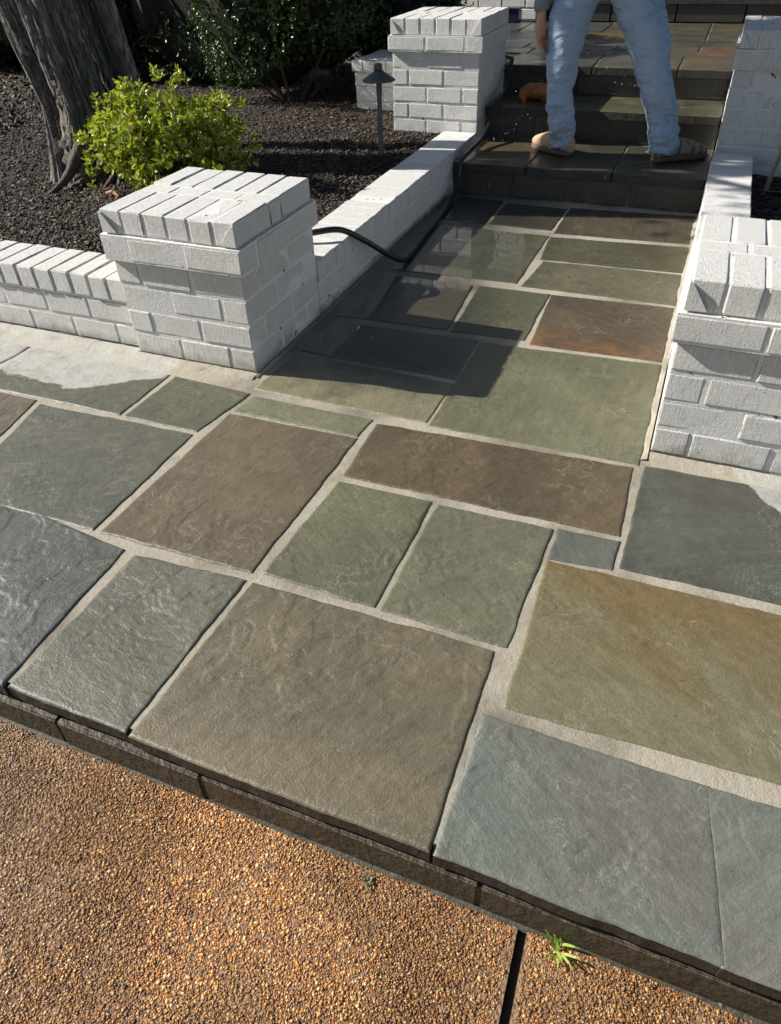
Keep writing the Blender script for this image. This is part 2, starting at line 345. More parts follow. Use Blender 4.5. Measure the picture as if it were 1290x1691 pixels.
# pebbles set in the driveway: real little stones
def ico():
    bm = bmesh.new(); bmesh.ops.create_icosphere(bm, subdivisions=1, radius=1); v = np.array([x.co[:] for x in bm.verts]); f = np.array([[q.index for q in x.verts] for x in bm.faces]); bm.free(); return v, f
IV, IF = ico()
OV = np.array([(1, 0, 0), (0, 1, 0), (-1, 0, 0), (0, -1, 0), (0, 0, 1), (0, 0, -1)], float); OF = np.array([[0, 1, 4], [1, 2, 4], [2, 3, 4], [3, 0, 4], [1, 0, 5], [2, 1, 5], [3, 2, 5], [0, 3, 5]])
def pebbles(n, x0, x1, y0, y1, s0, s1):
    X = rng.uniform(x0, x1, n); Y = rng.uniform(y0, y1, n)
    oc = n > 65000
    keep = (np.abs(X-gap_x(Y)-.002) > .0125+.006*vnoise(Y*60, Y*0, 3)); X = X[keep]; Y = Y[keep]; n = len(X)
    sz = s0+(s1-s0)*rng.random(n)**2.2
    sc = np.stack([sz*rng.uniform(.8, 1.35, n), sz*rng.uniform(.7, 1.1, n), sz*rng.uniform(.40, .62, n)], 1)
    th = rng.uniform(0, 6.28, n); c, s = np.cos(th), np.sin(th)
    PV, PF = (OV, OF) if oc else (IV, IF); nvp = len(PV)
    v = PV[None]*sc[:, None]*(1+rng.uniform(-.18, .18, (n, nvp, 1))); vx = v[..., 0]*c[:, None]-v[..., 1]*s[:, None]; vy = v[..., 0]*s[:, None]+v[..., 1]*c[:, None]
    tilt = rng.uniform(-.35, .35, (n, 1)); vz = v[..., 2]+vx*tilt
    lump = .0018*(fbm(X*9, Y*9, 5)-.5)
    V = np.stack([vx+X[:, None], vy+Y[:, None], vz+(ZD-.0007+lump+.0016*rng.random(n))[:, None]], -1).reshape(-1, 3)
    Fc = (PF[None]+(np.arange(n)*nvp)[:, None, None]).reshape(-1, 3)
    pal = np.array([(.30, .15, .055), (.24, .12, .05), (.17, .085, .04), (.38, .22, .09), (.13, .08, .05), (.46, .30, .15), (.42, .16, .03), (.10, .06, .045), (.50, .38, .24), (.22, .10, .06)])
    pr = np.array([.17, .19, .16, .12, .12, .08, .02, .08, .04, .06]); idx = rng.choice(len(pal), n, p=pr/pr.sum())
    col = pal[idx]*rng.uniform(.6, 1.25, (n, 1))
    w = np.clip((.62-X)*.9+(fbm(X*2.5, Y*2.5, 9)-.5)*1.2, 0, .75)[:, None]      # cooler, greyer stones to the left
    g = col.mean(1, keepdims=True)*np.array([[1.05, .86, .76]]); col = col*(1-.75*w)+g*.75*w
    bf = np.clip((fbm(X*4, Y*4, 31)-.1)*2, .75, 1.15)[:, None]; col *= bf*1.35*np.array([[1.05, .96, .76]])*np.clip(.55+.9*fbm(X*1.6+3, Y*2.4, 77, 3), .7, 1.15)[:, None]
    A = np.repeat(np.concatenate([col, np.ones((n, 1))], 1), nvp, 0)
    return mesh_np('pebbles', V, Fc, M_PEB, True, A)
link('pebbles', pebbles(150000, -.35, 1.85, -1.90, -1.321, .0016, .0030), kind='stuff', label='fine sandy grit between the pebbles of the driveway surface', category='grit')
link('pebbles', pebbles(46000, -.35, 1.85, -1.90, -1.321, .0020, .0040), kind='stuff', label='small brown and amber pebbles set in the driveway surface', category='pebbles')

# ------------------------------------------------------------------ flagstones
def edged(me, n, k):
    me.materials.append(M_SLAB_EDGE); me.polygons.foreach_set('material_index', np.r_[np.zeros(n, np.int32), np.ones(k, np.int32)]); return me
def flag(parent, quad, zt=0., th=.035, seed=1, a=(.12, .12, .1), b=None, amp=.0018, cell=.0038, rust=0., bias=0., grain=None, grad=0., label=None, edge=.0035, taper=.0):
    q = np.array(quad, float); q = q+np.sign(q-q.mean(0))*((.0062 if q[:, 1].max() < .02 else .0098) if zt < .01 else 0); TL, TR, BR, BL = q
    c0 = q.mean(0)
    L = (np.linalg.norm(TR-TL)+np.linalg.norm(BR-BL))/2; H = (np.linalg.norm(BL-TL)+np.linalg.norm(BR-TR))/2
    def axis(n_len):
        n = max(6, int(n_len/cell)); e = np.array([0, .0015, .0035, .0065])/n_len
        m = np.linspace(.011/n_len, 1-.011/n_len, n); return np.concatenate([e, m, 1-e[::-1]])
    u = axis(L); v = axis(H); uu, vv = np.meshgrid(u, v)
    # ragged edges: the outline wanders a few millimetres
    def wob(t, k): return (fbm(t*L*14, t*0+k, seed*7+k, 4)-.42)*edge*2.2
    P = (TL*(1-uu)[..., None]*(1-vv)[..., None]+TR*(uu*(1-vv))[..., None]+BR*(uu*vv)[..., None]+BL*((1-uu)*vv)[..., None])
    ex = (TR-TL)/L; ey = (BL-TL)/H
    P = P+ex*(wob(vv*H/L, 1)*np.exp(-uu*L/.03)-wob(vv*H/L, 2)*np.exp(-(1-uu)*L/.03))[..., None]+ey*(wob(uu, 3)*np.exp(-vv*H/.03)-wob(uu, 4)*np.exp(-(1-vv)*H/.03))[..., None]
    x, y = P[..., 0], P[..., 1]
    ang = (seed*1.7) % 3.1; xr = x*math.cos(ang)+y*math.sin(ang); yr = -x*math.sin(ang)+y*math.cos(ang)
    wx = fbm(x*6, y*6, seed+50)-.5; wy = fbm(x*6+9, y*6+4, seed+51)-.5
    h = fbm(xr*3.6+wx*1.1, yr*6.5+wy*1.1, seed+3, 6)
    k = 8.; h2 = h+(fbm(x*34, y*34, seed+61, 4)-.5)*.07; hh = h2*k; fl = np.floor(hh); fr = hh-fl; st = fl+np.clip((fr-.93)/.07, 0, 1)
    mask = np.clip((fbm(x*4, y*4, seed+77, 3)-.42)*5, .10, 1)*.62; tilt = fr*.15
    z = (st-tilt-k*.5)*amp*1.0*mask+(fbm(x*60, y*60, seed+90, 4)-.5)*amp*.55+(fbm(x*3, y*3, seed+12)-.5)*amp*1.6
    z = z-z.mean(); z = np.clip(z, -.0024, .0045)
    dE = np.minimum(np.minimum(uu*L, (1-uu)*L), np.minimum(vv*H, (1-vv)*H))
    chip = (.0012+.0055*fbm(x*26, y*26, seed+5))*(1 if zt < .01 else .6)
    z = z*np.clip(dE/.012, .35, 1)-chip*np.clip(1-dE/.0060, 0, 1)**2
    ny, nx = uu.shape; V = np.stack([x, y, zt+z], -1).reshape(-1, 3)
    idx = np.arange(ny*nx).reshape(ny, nx)
    Fc = np.stack([idx[1:, :-1], idx[1:, 1:], idx[:-1, 1:], idx[:-1, :-1]], -1).reshape(-1, 4)
    ring = np.concatenate([idx[0, :], idx[1:, -1], idx[-1, -2::-1], idx[-2:0:-1, 0]]); nr = len(ring)
    low = V[ring].copy(); low[:, 2] = zt-th+(fbm(low[:, 0]*25, low[:, 1]*25, seed)-.5)*.003
    up_ = V[ring].copy(); V = np.vstack([V, up_, low]); r1 = np.arange(nr)+ny*nx; r2 = r1+nr
    S_ = np.stack([r1, np.roll(r1, -1), np.roll(r2, -1), r2], -1)
    V[:, :2] -= c0; V[:, 2] -= zt
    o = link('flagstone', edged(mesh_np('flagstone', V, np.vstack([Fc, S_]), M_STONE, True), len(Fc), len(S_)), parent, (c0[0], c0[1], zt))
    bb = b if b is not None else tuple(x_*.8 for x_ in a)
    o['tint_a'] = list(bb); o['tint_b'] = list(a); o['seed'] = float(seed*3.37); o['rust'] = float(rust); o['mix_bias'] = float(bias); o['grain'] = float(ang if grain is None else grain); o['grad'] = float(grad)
    if label: o['label'] = label
    return o
def srgb(r, g, b, k=1.):
    if b <= r: g = min(g, r*1.012)
    m = (r+g+b)/3; r, g, b = (m+(c-m)*.86 for c in (r*1.0, g*.982, b*.925)); k *= .85
    return tuple(((c/255)/12.92 if c <= 10 else ((c/255+.055)/1.055)**2.4)*k for c in (r, g, b))
def Q(*pts, z=0.): return [(p if len(p) == 3 and p[0] == 'w' else None) and (p[1], p[2]) or ground_at(p[0], p[1], z) for p in pts]

GRAIN6 = 0.54
landing = thing('landing', None, None, kind='structure')
bxm = box_me('mortar_bed', (-3.2, -1.296, -.20), (3.4, -.001, -.0034), M_GROUT); link('mortar_bed', bxm, landing)
K = 1.0
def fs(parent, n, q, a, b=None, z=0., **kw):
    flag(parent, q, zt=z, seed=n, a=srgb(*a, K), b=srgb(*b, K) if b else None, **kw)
J1a, J1b = ground_at(10, 1131), ground_at(213, 905)
fs(landing, 1, Q(('w', -.62, -.80), (203, 908), (4, 1127), ('w', -.60, -1.312)), (93, 99, 94), (82, 88, 85), amp=.0020)
fs(landing, 2, Q((223, 917), (403, 959), (207, 1204), (18, 1131)), (112, 119, 104), (100, 106, 90), amp=.0020)
fs(landing, 3, Q((418, 962), (813, 1075), (707, 1400), (217, 1213)), (122, 112, 92), (104, 100, 84), amp=.0015)
fs(landing, 4, Q((802, 1183), (1166, 1299), (1196, 1592), (721, 1407)), (110, 121, 118), (114, 123, 114), amp=.0020, label='cracked blue-grey flagstone at the front edge')
fs(landing, 5, Q((1169, 1300), (1286, 1337), ('w', 1.80, -1.308), (1199, 1592)), (117, 124, 121), (120, 125, 117), amp=.0010)
fs(landing, 6, Q((905, 926), ('w', 2.10, -.560), ('w', 2.08, -.955), (836, 1166)), (122, 106, 72), (124, 121, 97), amp=.0012, bias=.10, grain=GRAIN6, grad=1.1, label='wide flagstone half brown and half olive')
fs(landing, 7, Q((66, 668), (317, 717), (154, 872), (-78, 812)), (101, 107, 93), (92, 98, 86), amp=.0013)
fs(landing, 8, Q((-150, 615), (58, 661), (-92, 808), ('w', -1.0, -.80)), (112, 102, 84), amp=.0012)
fs(landing, 9, Q((58, 574), (279, 619), (197, 683), (-44, 632)), (104, 108, 90), (92, 96, 80), amp=.0014, label='flagstone half covered by a pale dry patch')
fs(landing, 10, Q((-170, 535), (48, 573), (-56, 628), ('w', -1.22, -.33)), (108, 112, 96), amp=.0014)
fs(landing, 11, Q((290, 622), (412, 650), (325, 711), (207, 686)), (100, 101, 84), (88, 90, 75), amp=.0014)
fs(landing, 12, Q((380, 683), (588, 724), (414, 943), (168, 877)), (116, 104, 84), (103, 94, 79), amp=.0016)
fs(landing, 13, Q((419, 655), (614, 693), (589, 719), (386, 678)), (126, 129, 106), amp=.0010)
fs(landing, 14, Q((624, 700), (1042, 772), (1021, 882), (569, 784)), (110, 96, 73), (92, 83, 67), amp=.0015)
fs(landing, 15, Q((560, 795), (712, 828), (617, 1000), (438, 945)), (114, 117, 91), (102, 107, 86), amp=.0017)
fs(landing, 16, Q((724, 834), (911, 873), (836, 1066), (631, 1005)), (118, 118, 98), (106, 110, 94), amp=.0015)
fs(landing, 17, Q((924, 873), (1020, 894), (1009, 938), (908, 919)), (106, 112, 109), amp=.0008, label='small blue-grey flagstone')
fs(landing, 18, Q((1068, 770), ('w', 2.10, -.085), ('w', 2.08, -.510), (1026, 936)), (94, 102, 98), (84, 90, 80), amp=.0017)
fs(landing, 19, [(-1.25, -.86), (-.66, -.84), (-.64, -1.31), (-1.3, -1.31)], (105, 105, 90), cell=.015)
fs(landing, 20, [(-2.0, -.08), (-1.28, -.07), (-1.30, -.36), (-2.0, -.38)], (104, 110, 98), cell=.02)
fs(landing, 21, [(-2.2, -.42), (-1.32, -.40), (-1.34, -1.31), (-2.2, -1.31)], (100, 96, 84), cell=.02)
fs(landing, 22, [(1.83, -.985), (2.9, -.97), (2.9, -1.31), (1.83, -1.31)], (104, 112, 100), cell=.02)
fs(landing, 23, [(2.13, -.07), (3.1, -.06), (3.1, -.94), (2.12, -.94)], (100, 92, 75), cell=.02)
# kerb blocks under the slab edge
kx = [-2.2, -1.7, -1.25, -.72, -.22, .275, .622, 1.172, 1.70, 2.25, 2.9]
for i in range(len(kx)-1):
    rr = random.uniform(-.0015, .0015)
    q = [(kx[i]+.002, -1.3005+rr), (kx[i+1]-.002, -1.3005+rr)]
    me = box_me('kerb_block', (q[0][0], -1.3185+rr, -.175), (q[1][0], -1.297, -.050+random.uniform(-.003, .002)), M_KERB, .003)
    link('kerb_block', me, landing)

link('kerb_mortar', box_me('kerb_mortar', (-2.2, -1.3158, -.175), (2.9, -1.2965, -.056), M_KERB), landing)
walk = thing('walkway', None, None, kind='structure')
link('mortar_bed', box_me('mortar_bed', (0.001, .0, -.20), (1.284, 2.16, -.0034), M_GROUT), walk)
fs(walk, 30, Q((492, 584), (744, 634), (702, 694), (424, 640)), (138, 133, 108), (128, 126, 104), amp=.0007, cell=.006)
fs(walk, 31, Q((551, 531), (787, 562), (750, 624), (500, 577)), (112, 116, 102), amp=.0006, cell=.006)
fs(walk, 32, Q((797, 567), (1088, 603), (1052, 764), (713, 700)), (118, 121, 97), (108, 112, 88), amp=.0012, cell=.0055)
fs(walk, 33, Q((636, 453), (777, 472), (738, 543), (560, 519)), (116, 106, 84), amp=.0006, cell=.0065)
fs(walk, 34, Q((793, 473), (904, 486), (864, 560), (749, 546)), (104, 108, 82), amp=.0009, cell=.0065)
fs(walk, 35, Q((913, 488), (1110, 509), (1091, 595), (879, 567)), (100, 88, 68), (90, 80, 68), amp=.0009, cell=.0065, rust=.9, label='brown flagstone with an orange rust stain')
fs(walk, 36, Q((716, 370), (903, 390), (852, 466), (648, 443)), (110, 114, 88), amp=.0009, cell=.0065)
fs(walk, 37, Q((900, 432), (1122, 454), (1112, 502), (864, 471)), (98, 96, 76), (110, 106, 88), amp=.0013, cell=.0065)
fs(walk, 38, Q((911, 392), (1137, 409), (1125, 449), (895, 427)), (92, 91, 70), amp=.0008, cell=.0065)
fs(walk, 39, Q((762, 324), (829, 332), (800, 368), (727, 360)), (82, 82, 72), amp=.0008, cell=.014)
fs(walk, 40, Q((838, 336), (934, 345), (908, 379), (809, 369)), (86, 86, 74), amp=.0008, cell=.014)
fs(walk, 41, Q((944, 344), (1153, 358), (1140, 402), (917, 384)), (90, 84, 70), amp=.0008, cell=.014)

# ------------------------------------------------------------------ steps and porch
Z1, Z2, Z3 = .158, .318, .465
Y1, Y2, Y3 = 2.13, 2.715, 3.13
steps = thing('steps', None, None, kind='structure')
link('step_core', box_me('step_core', (.001, Y1+.035, -.19), (1.284, Y2+.04, Z1-.006), M_GROUT), steps)
link('step_core', box_me('step_core', (.001, Y2+.041, -.19), (1.284, Y3+.04, Z2-.006), M_GROUT), steps)
def row(parent, seed, z, y0, y1, xs, cols, cell=.016, th=.04, j=.005):
    for i in range(len(xs)-1):
        s = random.uniform(-.004, .004)
        fs(parent, seed+i, [(xs[i]+j, y1-j), (xs[i+1]-j, y1-j), (xs[i+1]-j+s, y0), (xs[i]+j+s, y0)], cols[i], z=z, cell=cell, th=th, amp=.0009, edge=.004)
row(steps, 60, Z1, Y1, Y2, [.0, .40, .84, 1.284], [(105, 92, 64), (90, 88, 72), (92, 92, 76)])
row(steps, 70, Z2, Y2, Y3, [.0, .42, .93, 1.284], [(90, 88, 74), (110, 106, 82), (100, 98, 78)])
def risers(y, z0, z1, xs):
    for i in range(len(xs)-1):
        d = random.uniform(-.003, .003)
        link('riser_block', box_me('riser_block', (xs[i]+.006, y-.018+d, z0), (xs[i+1]-.006, y-.0005, z1), M_DSTONE, .003), steps)
risers(Y1+.035, .001, Z1-.043, [.0, .20, .33, .62, .93, 1.284])
risers(Y2+.041, Z1+.002, Z2-.043, [.0, .30, .72, 1.284])
risers(Y3+.041, Z2+.002, Z3-.043, [.0, .44, .80, 1.284])
porch = thing('porch', None, None, kind='structure')
link('porch_core', box_me('porch_core', (-.52, Y3+.041, -.19), (3.6, 5.5, Z3-.006), M_GROUT), porch)
link('porch_core', box_me('porch_core', (-.95, Y3+.6, -.19), (-.521, 5.24, Z3-.006), M_GROUT), porch)
G1, G2 = (104, 102, 84), (96, 94, 80)
row(porch, 80, Z3, Y3, 3.58, [-.02, .52, 1.00, 1.6, 2.3], [(98, 98, 84), G1, (124, 106, 76), G2], .02)
row(porch, 86, Z3, 3.58, 3.81, [-.52, .03, .40, .86, 1.6, 2.3], [G2, (98, 94, 74), G2, (122, 100, 66), G1], .03)
row(porch, 92, Z3, 3.81, 4.03, [-.52, -.05, .55, 1.07, 1.36, 2.3], [G2, G1, (92, 92, 78), (146, 98, 56), G2], .03)
row(porch, 98, Z3, 4.03, 4.30, [-.52, .12, .64, 1.32, 2.3], [G1, G2, (94, 94, 80), G1], .03)
row(porch, 104, Z3, 4.30, 4.62, [-.52, .24, .74, 1.08, 2.3], [(90, 94, 84), (140, 118, 72), G2, G1], .03)
row(porch, 110, Z3, 4.62, 5.22, [-.9, -.30, .34, 1.08, 1.7, 2.5], [(88, 94, 96), (90, 92, 84), (104, 100, 78), (108, 102, 76), G2], .04)
row(porch, 116, Z3, 3.75, 4.60, [-.94, -.53], [G1], .05)
# door step at the back of the porch
ds = thing('door_step', 'dark slate door step along the back of the porch', 'step')
link('tread', box_me('tread', (-.22, 5.25, Z3+.115), (3.4, 5.62, Z3+.15), M_DSTONE, .004), ds)
for i in range(7): link('riser_block', box_me('riser_block', (-.20+i*.5, 5.265, Z3+.002), (.29+i*.5, 5.31, Z3+.114), M_DSTONE, .003), ds)

# ------------------------------------------------------------------ painted brickwork
_bc = {}
def brick_me(dx, dy, dz, var=None):
    var = random.randrange(5) if var is None else var; key = (round(dx, 3), round(dy, 3), round(dz, 3), var)
    if key not in _bc:
        rs = random.Random(hash(key) & 0xffff); sdn = rs.randrange(1, 900)
        def ax(L): n = max(2, min(9, int(L/.024))); e = .0030/L; g = .0052/L; return [0, e, g]+[g+(1-2*g)*i/n for i in range(1, n)]+[1-g, 1-e, 1]
        gx, gy, gz = ax(dx), ax(dy), ax(dz); vid = {}; V = []; Fc = []
        def vert(i, j, k):
            if (i, j, k) not in vid: vid[(i, j, k)] = len(V); V.append(((gx[i]-.5)*dx, (gy[j]-.5)*dy, (gz[k]-.5)*dz))
            return vid[(i, j, k)]
        X_, Y_, Z_ = len(gx)-1, len(gy)-1, len(gz)-1
        for i in range(X_):
            for j in range(Y_): Fc.append([vert(i, j, 0), vert(i, j+1, 0), vert(i+1, j+1, 0), vert(i+1, j, 0)]); Fc.append([vert(i, j, Z_), vert(i+1, j, Z_), vert(i+1, j+1, Z_), vert(i, j+1, Z_)])
            for k in range(Z_): Fc.append([vert(i, 0, k), vert(i+1, 0, k), vert(i+1, 0, k+1), vert(i, 0, k+1)]); Fc.append([vert(i, Y_, k), vert(i, Y_, k+1), vert(i+1, Y_, k+1), vert(i+1, Y_, k)])
        for j in range(Y_):
            for k in range(Z_): Fc.append([vert(0, j, k), vert(0, j, k+1), vert(0, j+1, k+1), vert(0, j+1, k)]); Fc.append([vert(X_, j, k), vert(X_, j+1, k), vert(X_, j+1, k+1), vert(X_, j, k+1)])
        V = np.array(V); hs_ = np.array([dx, dy, dz])/2; out = hs_-np.abs(V); near = (out < .0005).sum(1)
        w1 = fbm(V[:, 0]*38+V[:, 2]*21, V[:, 1]*38-V[:, 2]*33, sdn, 3); w2 = fbm(V[:, 0]*9+V[:, 2]*7+3, V[:, 1]*9+V[:, 2]*11, sdn+5, 2)
        cut = np.where(near == 3, .0034, np.where(near == 2, .0019, 0))+np.where(near >= 2, np.clip(w1-.55, 0, 1)*.022, 0)
        sg = np.sign(V)*(out < .0005); V = V-sg*cut[:, None]+sg*((w1-.5)*.0012+(w2-.5)*.0022)[:, None]
        me = mesh_np('brick', V, Fc, M_PAINT, True); _bc[key] = me; return me
        me = bpy.data.meshes.new('brick'); bm.to_mesh(me); bm.free(); me.materials.append(M_PAINT); _bc[key] = me
    return _bc[key]
JT = .0092
def brick(parent, x0, x1, y0, y1, z0, z1, j=JT, jz=None):
    jz = j if jz is None else jz
    o = link('brick', brick_me(x1-x0-j, y1-y0-j, z1-z0-jz), parent, ((x0+x1)/2, (y0+y1)/2, (z0+z1)/2))
    o.rotation_euler = (random.uniform(-.005, .005), random.uniform(-.004, .004), random.uniform(-.006, .006))
    o.location.x += random.uniform(-.0022, .0022); o.location.y += random.uniform(-.0018, .0018); o.location.z += random.uniform(-.0012, .0012)
    return o
def split(a, b, n=None, pat=None, u=.2):
    """brick run from a to b"""
    L = b-a; n = max(1, round(L/u)); return [a+L*i/n for i in range(n+1)]
def course(p, x0, x1, y0, y1, z0, z1, flip, t=.1, sides='flrb', sliver=False):
    """one pinwheel course round a pillar; flip mirrors it"""
    def mx(a, b): return (a, b) if not flip else (x0+x1-b, x0+x1-a)
    def run_x(a, b, ya, yb):
        r = split(a, b)
        if sliver: L = b-a; r = [a, a+L*.44, a+L*.51, b] if L < .5 else r
        for i in range(len(r)-1): brick(p, *mx(r[i], r[i+1]), ya, yb, z0, z1)
    def run_y(a, b, xa, xb):
        r = split(a, b)
        for i in range(len(r)-1): brick(p, *mx(xa, xb), r[i], r[i+1], z0, z1)
    run_x(x0+t, x1, y0, y0+t); run_y(y0+t, y1, x1-t, x1); run_x(x0, x1-t, y1-t, y1); run_y(y0, y1-t, x0, x0+t)
def pillar(label, x0, x1, y0, y1, zb, zs, zc, zk, zt, first_flip, ncap):
    """zb..zs body courses list, zc corbel bottom, zk cap bottom, zt top"""
    p = thing('brick_pillar', label, 'pillar', (0, 0, 0), 'white painted brick pillars')
    f = first_flip
    for a, b in zip(zs[:-1], zs[1:]): course(p, x0, x1, y0, y1, a, b, f); f = not f
    e = .017; course(p, x0-e, x1+e, y0-e, y1+e, zc, zk, not f, .105, sliver=False)
    # cap: rowlocks running front to back in two rows with a narrow strip between
    c = .002; xx = np.linspace(x0-c, x1+c, ncap+1); D = y1-y0; m0 = y0+D*.42; m1 = y0+D*.57
    for i in range(ncap):
        s = (i % 2)*.0
        brick(p, xx[i], xx[i+1], y0-c, m0, zk, zt+random.uniform(-.002, .001), .008, .006)
        brick(p, xx[i], xx[i+1], m1, y1+c, zk, zt+random.uniform(-.002, .001), .008, .006)
    m = split(x0-c, x1+c, u=.125)
    for i in range(len(m)-1): brick(p, m[i], m[i+1], m0, m1, zk, zt-.002, .007, .006)
    # mitred closers on the front corners of the cap
    for sgn in (1, -1):
        xe = x1+c if sgn > 0 else x0-c; w = .056
        a = [(xe-sgn*w, zk+.008), (xe-sgn*.003, zk+.006), (xe-sgn*.003, zt-.010), (xe-sgn*.012, zt-.014)]
        V = [(x, y0-c-.0035, z) for x, z in a]+[(x, y0-c+.03, z) for x, z in a]
        fc = [[0, 1, 2, 3], [1, 0, 4, 5], [2, 1, 5, 6], [3, 2, 6, 7], [0, 3, 7, 4]]
        if sgn < 0: fc = [q[::-1] for q in fc]
        link('brick', mesh_np('mitred_brick', V, fc, M_PAINT), p)
    d = .0060
    link('mortar', box_me('mortar', (x0+d, y0+d, zb), (x1-d, y1-d, zc), M_PMORT), p)
    link('mortar', box_me('mortar', (x0-e+d, y0-e+d, zc+.0005), (x1+e-d, y1+e-d, zk-.0), M_PMORT), p)
    link('mortar', box_me('mortar', (x0+d*.9, y0+d*.9, zk+.0005), (x1-d*.9, y1-d*.9, zt-.0065), M_PMORT), p)
    return p
c4 = [.0, .0865, .1716, .258, .3435]
pillar('square white brick pillar between the mulch bed and the walkway, its whole cap in sunlight', -.5, 0, 0, .5, -.02, c4, .3435, .426, .506, True, 6)
pillar('white brick pillar at the right edge, cut off by the photo, beside the landing', 1.287, 1.80, -.03, .47, -.02, c4, .3455, .424, .510, False, 6)
cf = [.09+.084*i for i in range(7)]
pillar('white brick pillar behind the path light, at the left of the steps', -.525, -.002, 2.58, 3.15, -.05, cf, .594, .668, .752, False, 6)
cr = [.062+.084*i for i in range(7)]
pillar('white brick pillar in shade at the right of the steps, behind the leaning stick', 1.288, 1.81, 2.50, 3.07, -.05, cr, .566, .646, .728, True, 6)

def low_wall(label, x0, x1, y0, y1, zs, zt, along, jr=.009, zr=None):
    p = thing('low_brick_wall', label, 'wall', (0, 0, 0), 'low white brick walls')
    e = .006; ax = along == 'x'
    for k, (a, b) in enumerate(zip(zs[:-1], zs[1:])):
        sh = .1 if k % 2 else 0
        lo, hi = (x0, x1) if ax else (y0, y1)
        ed = [lo]+[v for v in np.arange(lo+.1+sh, hi-.04, .2)]+[hi]
        for i in range(len(ed)-1):
            if ax:
                brick(p, ed[i], ed[i+1], y0, y0+.1, a, b); brick(p, ed[i], ed[i+1], y1-.1, y1, a, b)
            else:
                brick(p, x0, x0+.1, ed[i], ed[i+1], a, b); brick(p, x1-.1, x1, ed[i], ed[i+1], a, b)
    lo, hi = (x0, x1) if ax else (y0, y1); n = round((hi-lo)/.08)
    for i in range(n):
        a = lo+(hi-lo)*i/n; b = lo+(hi-lo)*(i+1)/n; w = random.uniform(-.0012, .0015)
        if ax: brick(p, a, b, y0-e, y1+e, zs[-1], zt+w, jr, .006)
        else: brick(p, x0-e*0, x1, a, b, zs[-1], zt+w, jr, .006)
    d = .0070
    link('mortar', box_me('mortar', (x0+(0 if ax else d), y0+(d if ax else 0), -.1), (x1-(0 if ax else d), y1-(d if ax else 0), zt-(.0065 if ax else .0032)), M_PMORT), p)
    return p
low_wall('low white brick wall along the front of the mulch bed, left of the front pillar', -3.1, -.502, .028, .225, [.0, .0865, .1716], .258, 'x', .012)
low_wall('low white brick wall along the left side of the walkway, black hose draped over it', -.205, -.001, .503, 2.575, [-.045, .040, .122], .207, 'y', .006)
low_wall('low white brick wall along the right side of the walkway with thin stripes of shade', 1.282, 1.480, .492, 2.48, [-.045, .040, .122], .207, 'y', .006)
# stub wall behind the far left pillar
sw = thing('stub_wall', 'short white brick wall in shade behind the far left pillar and path light', 'wall')
for k in range(4):
    a = .06+.085*k; r = [-1.0, -.90, -.72, -.535] if k % 2 else [-1.0, -.80, -.62, -.535]
    for i in range(3): brick(sw, r[i], r[i+1], 3.10, 3.20, a, a+.085)
    for yy in (3.2, 3.4): brick(sw, -1.0, -.9, yy, yy+.2, a, a+.085)
for i in range(6): brick(sw, -1.014+.08*i, -.934+.08*i, 3.088, 3.30, .40, .468, .006); brick(sw, -1.014+.08*i, -.934+.08*i, 3.302, 3.60, .40, .466, .006)
link('mortar', box_me('mortar', (-.992, 3.109, -.1), (-.53, 3.60, .461), M_PMORT), sw)

# mortar smeared along the foot of walls
M_GRIME = m_plain('damp_grime', (.07, .06, .038), .7, 90, .005, .7, 0, 25)
def fillet(name, x0, y0, x1, y1, w, nx_, ny_, parent, seed, h=.007, z=0.):
    L = math.hypot(x1-x0, y1-y0); n = int(L/.008)+2; t = np.linspace(0, 1, n); cx = x0+(x1-x0)*t; cy = y0+(y1-y0)*t
    ww = w*(.25+1.3*fbm(t*L*9, t*0, seed, 6)); hh = h*.6*(.4+fbm(t*L*30, t*0+3, seed, 5))
    rows = []
    for f, hz in ((0, 1.), (.35, .55), (.7, .3), (1., None)): rows.append(np.stack([cx+nx_*ww*f, cy+ny_*ww*f, z-.0050+0*t if hz is None else z+hh*hz+.001*(fbm(t*L*60, t*0+f*9, seed)-.5)], 1))
    V = np.vstack(rows); Fc = [[a*n+i, a*n+i+1, (a+1)*n+i+1, (a+1)*n+i] for a in range(3) for i in range(n-1)]
    return link(name, mesh_np(name, V, Fc, M_GROUT, True), parent)
fillet('mortar_fillet', -2.6, .028, -.5, .028, .050, 0, -1, landing, 3)
fillet('mortar_fillet', -.5, .002, -.004, .002, .045, 0, -1, landing, 4)
fillet('mortar_fillet', .0, -.02, .0, 2.13, .014, 1, 0, walk, 5, .008)
fillet('mortar_fillet', 1.288, -.07, 1.288, 2.13, .022, -1, 0, walk, 6, .009)
fillet('mortar_fillet', 1.292, -.03, 2.0, -.03, .035, 0, -1, landing, 7)

o = fillet('grime_strip', -.6, -1.318, 2.4, -1.318, .009, 0, -1, landing, 15, .010, ZD); o.data.materials.clear(); o.data.materials.append(M_GRIME)
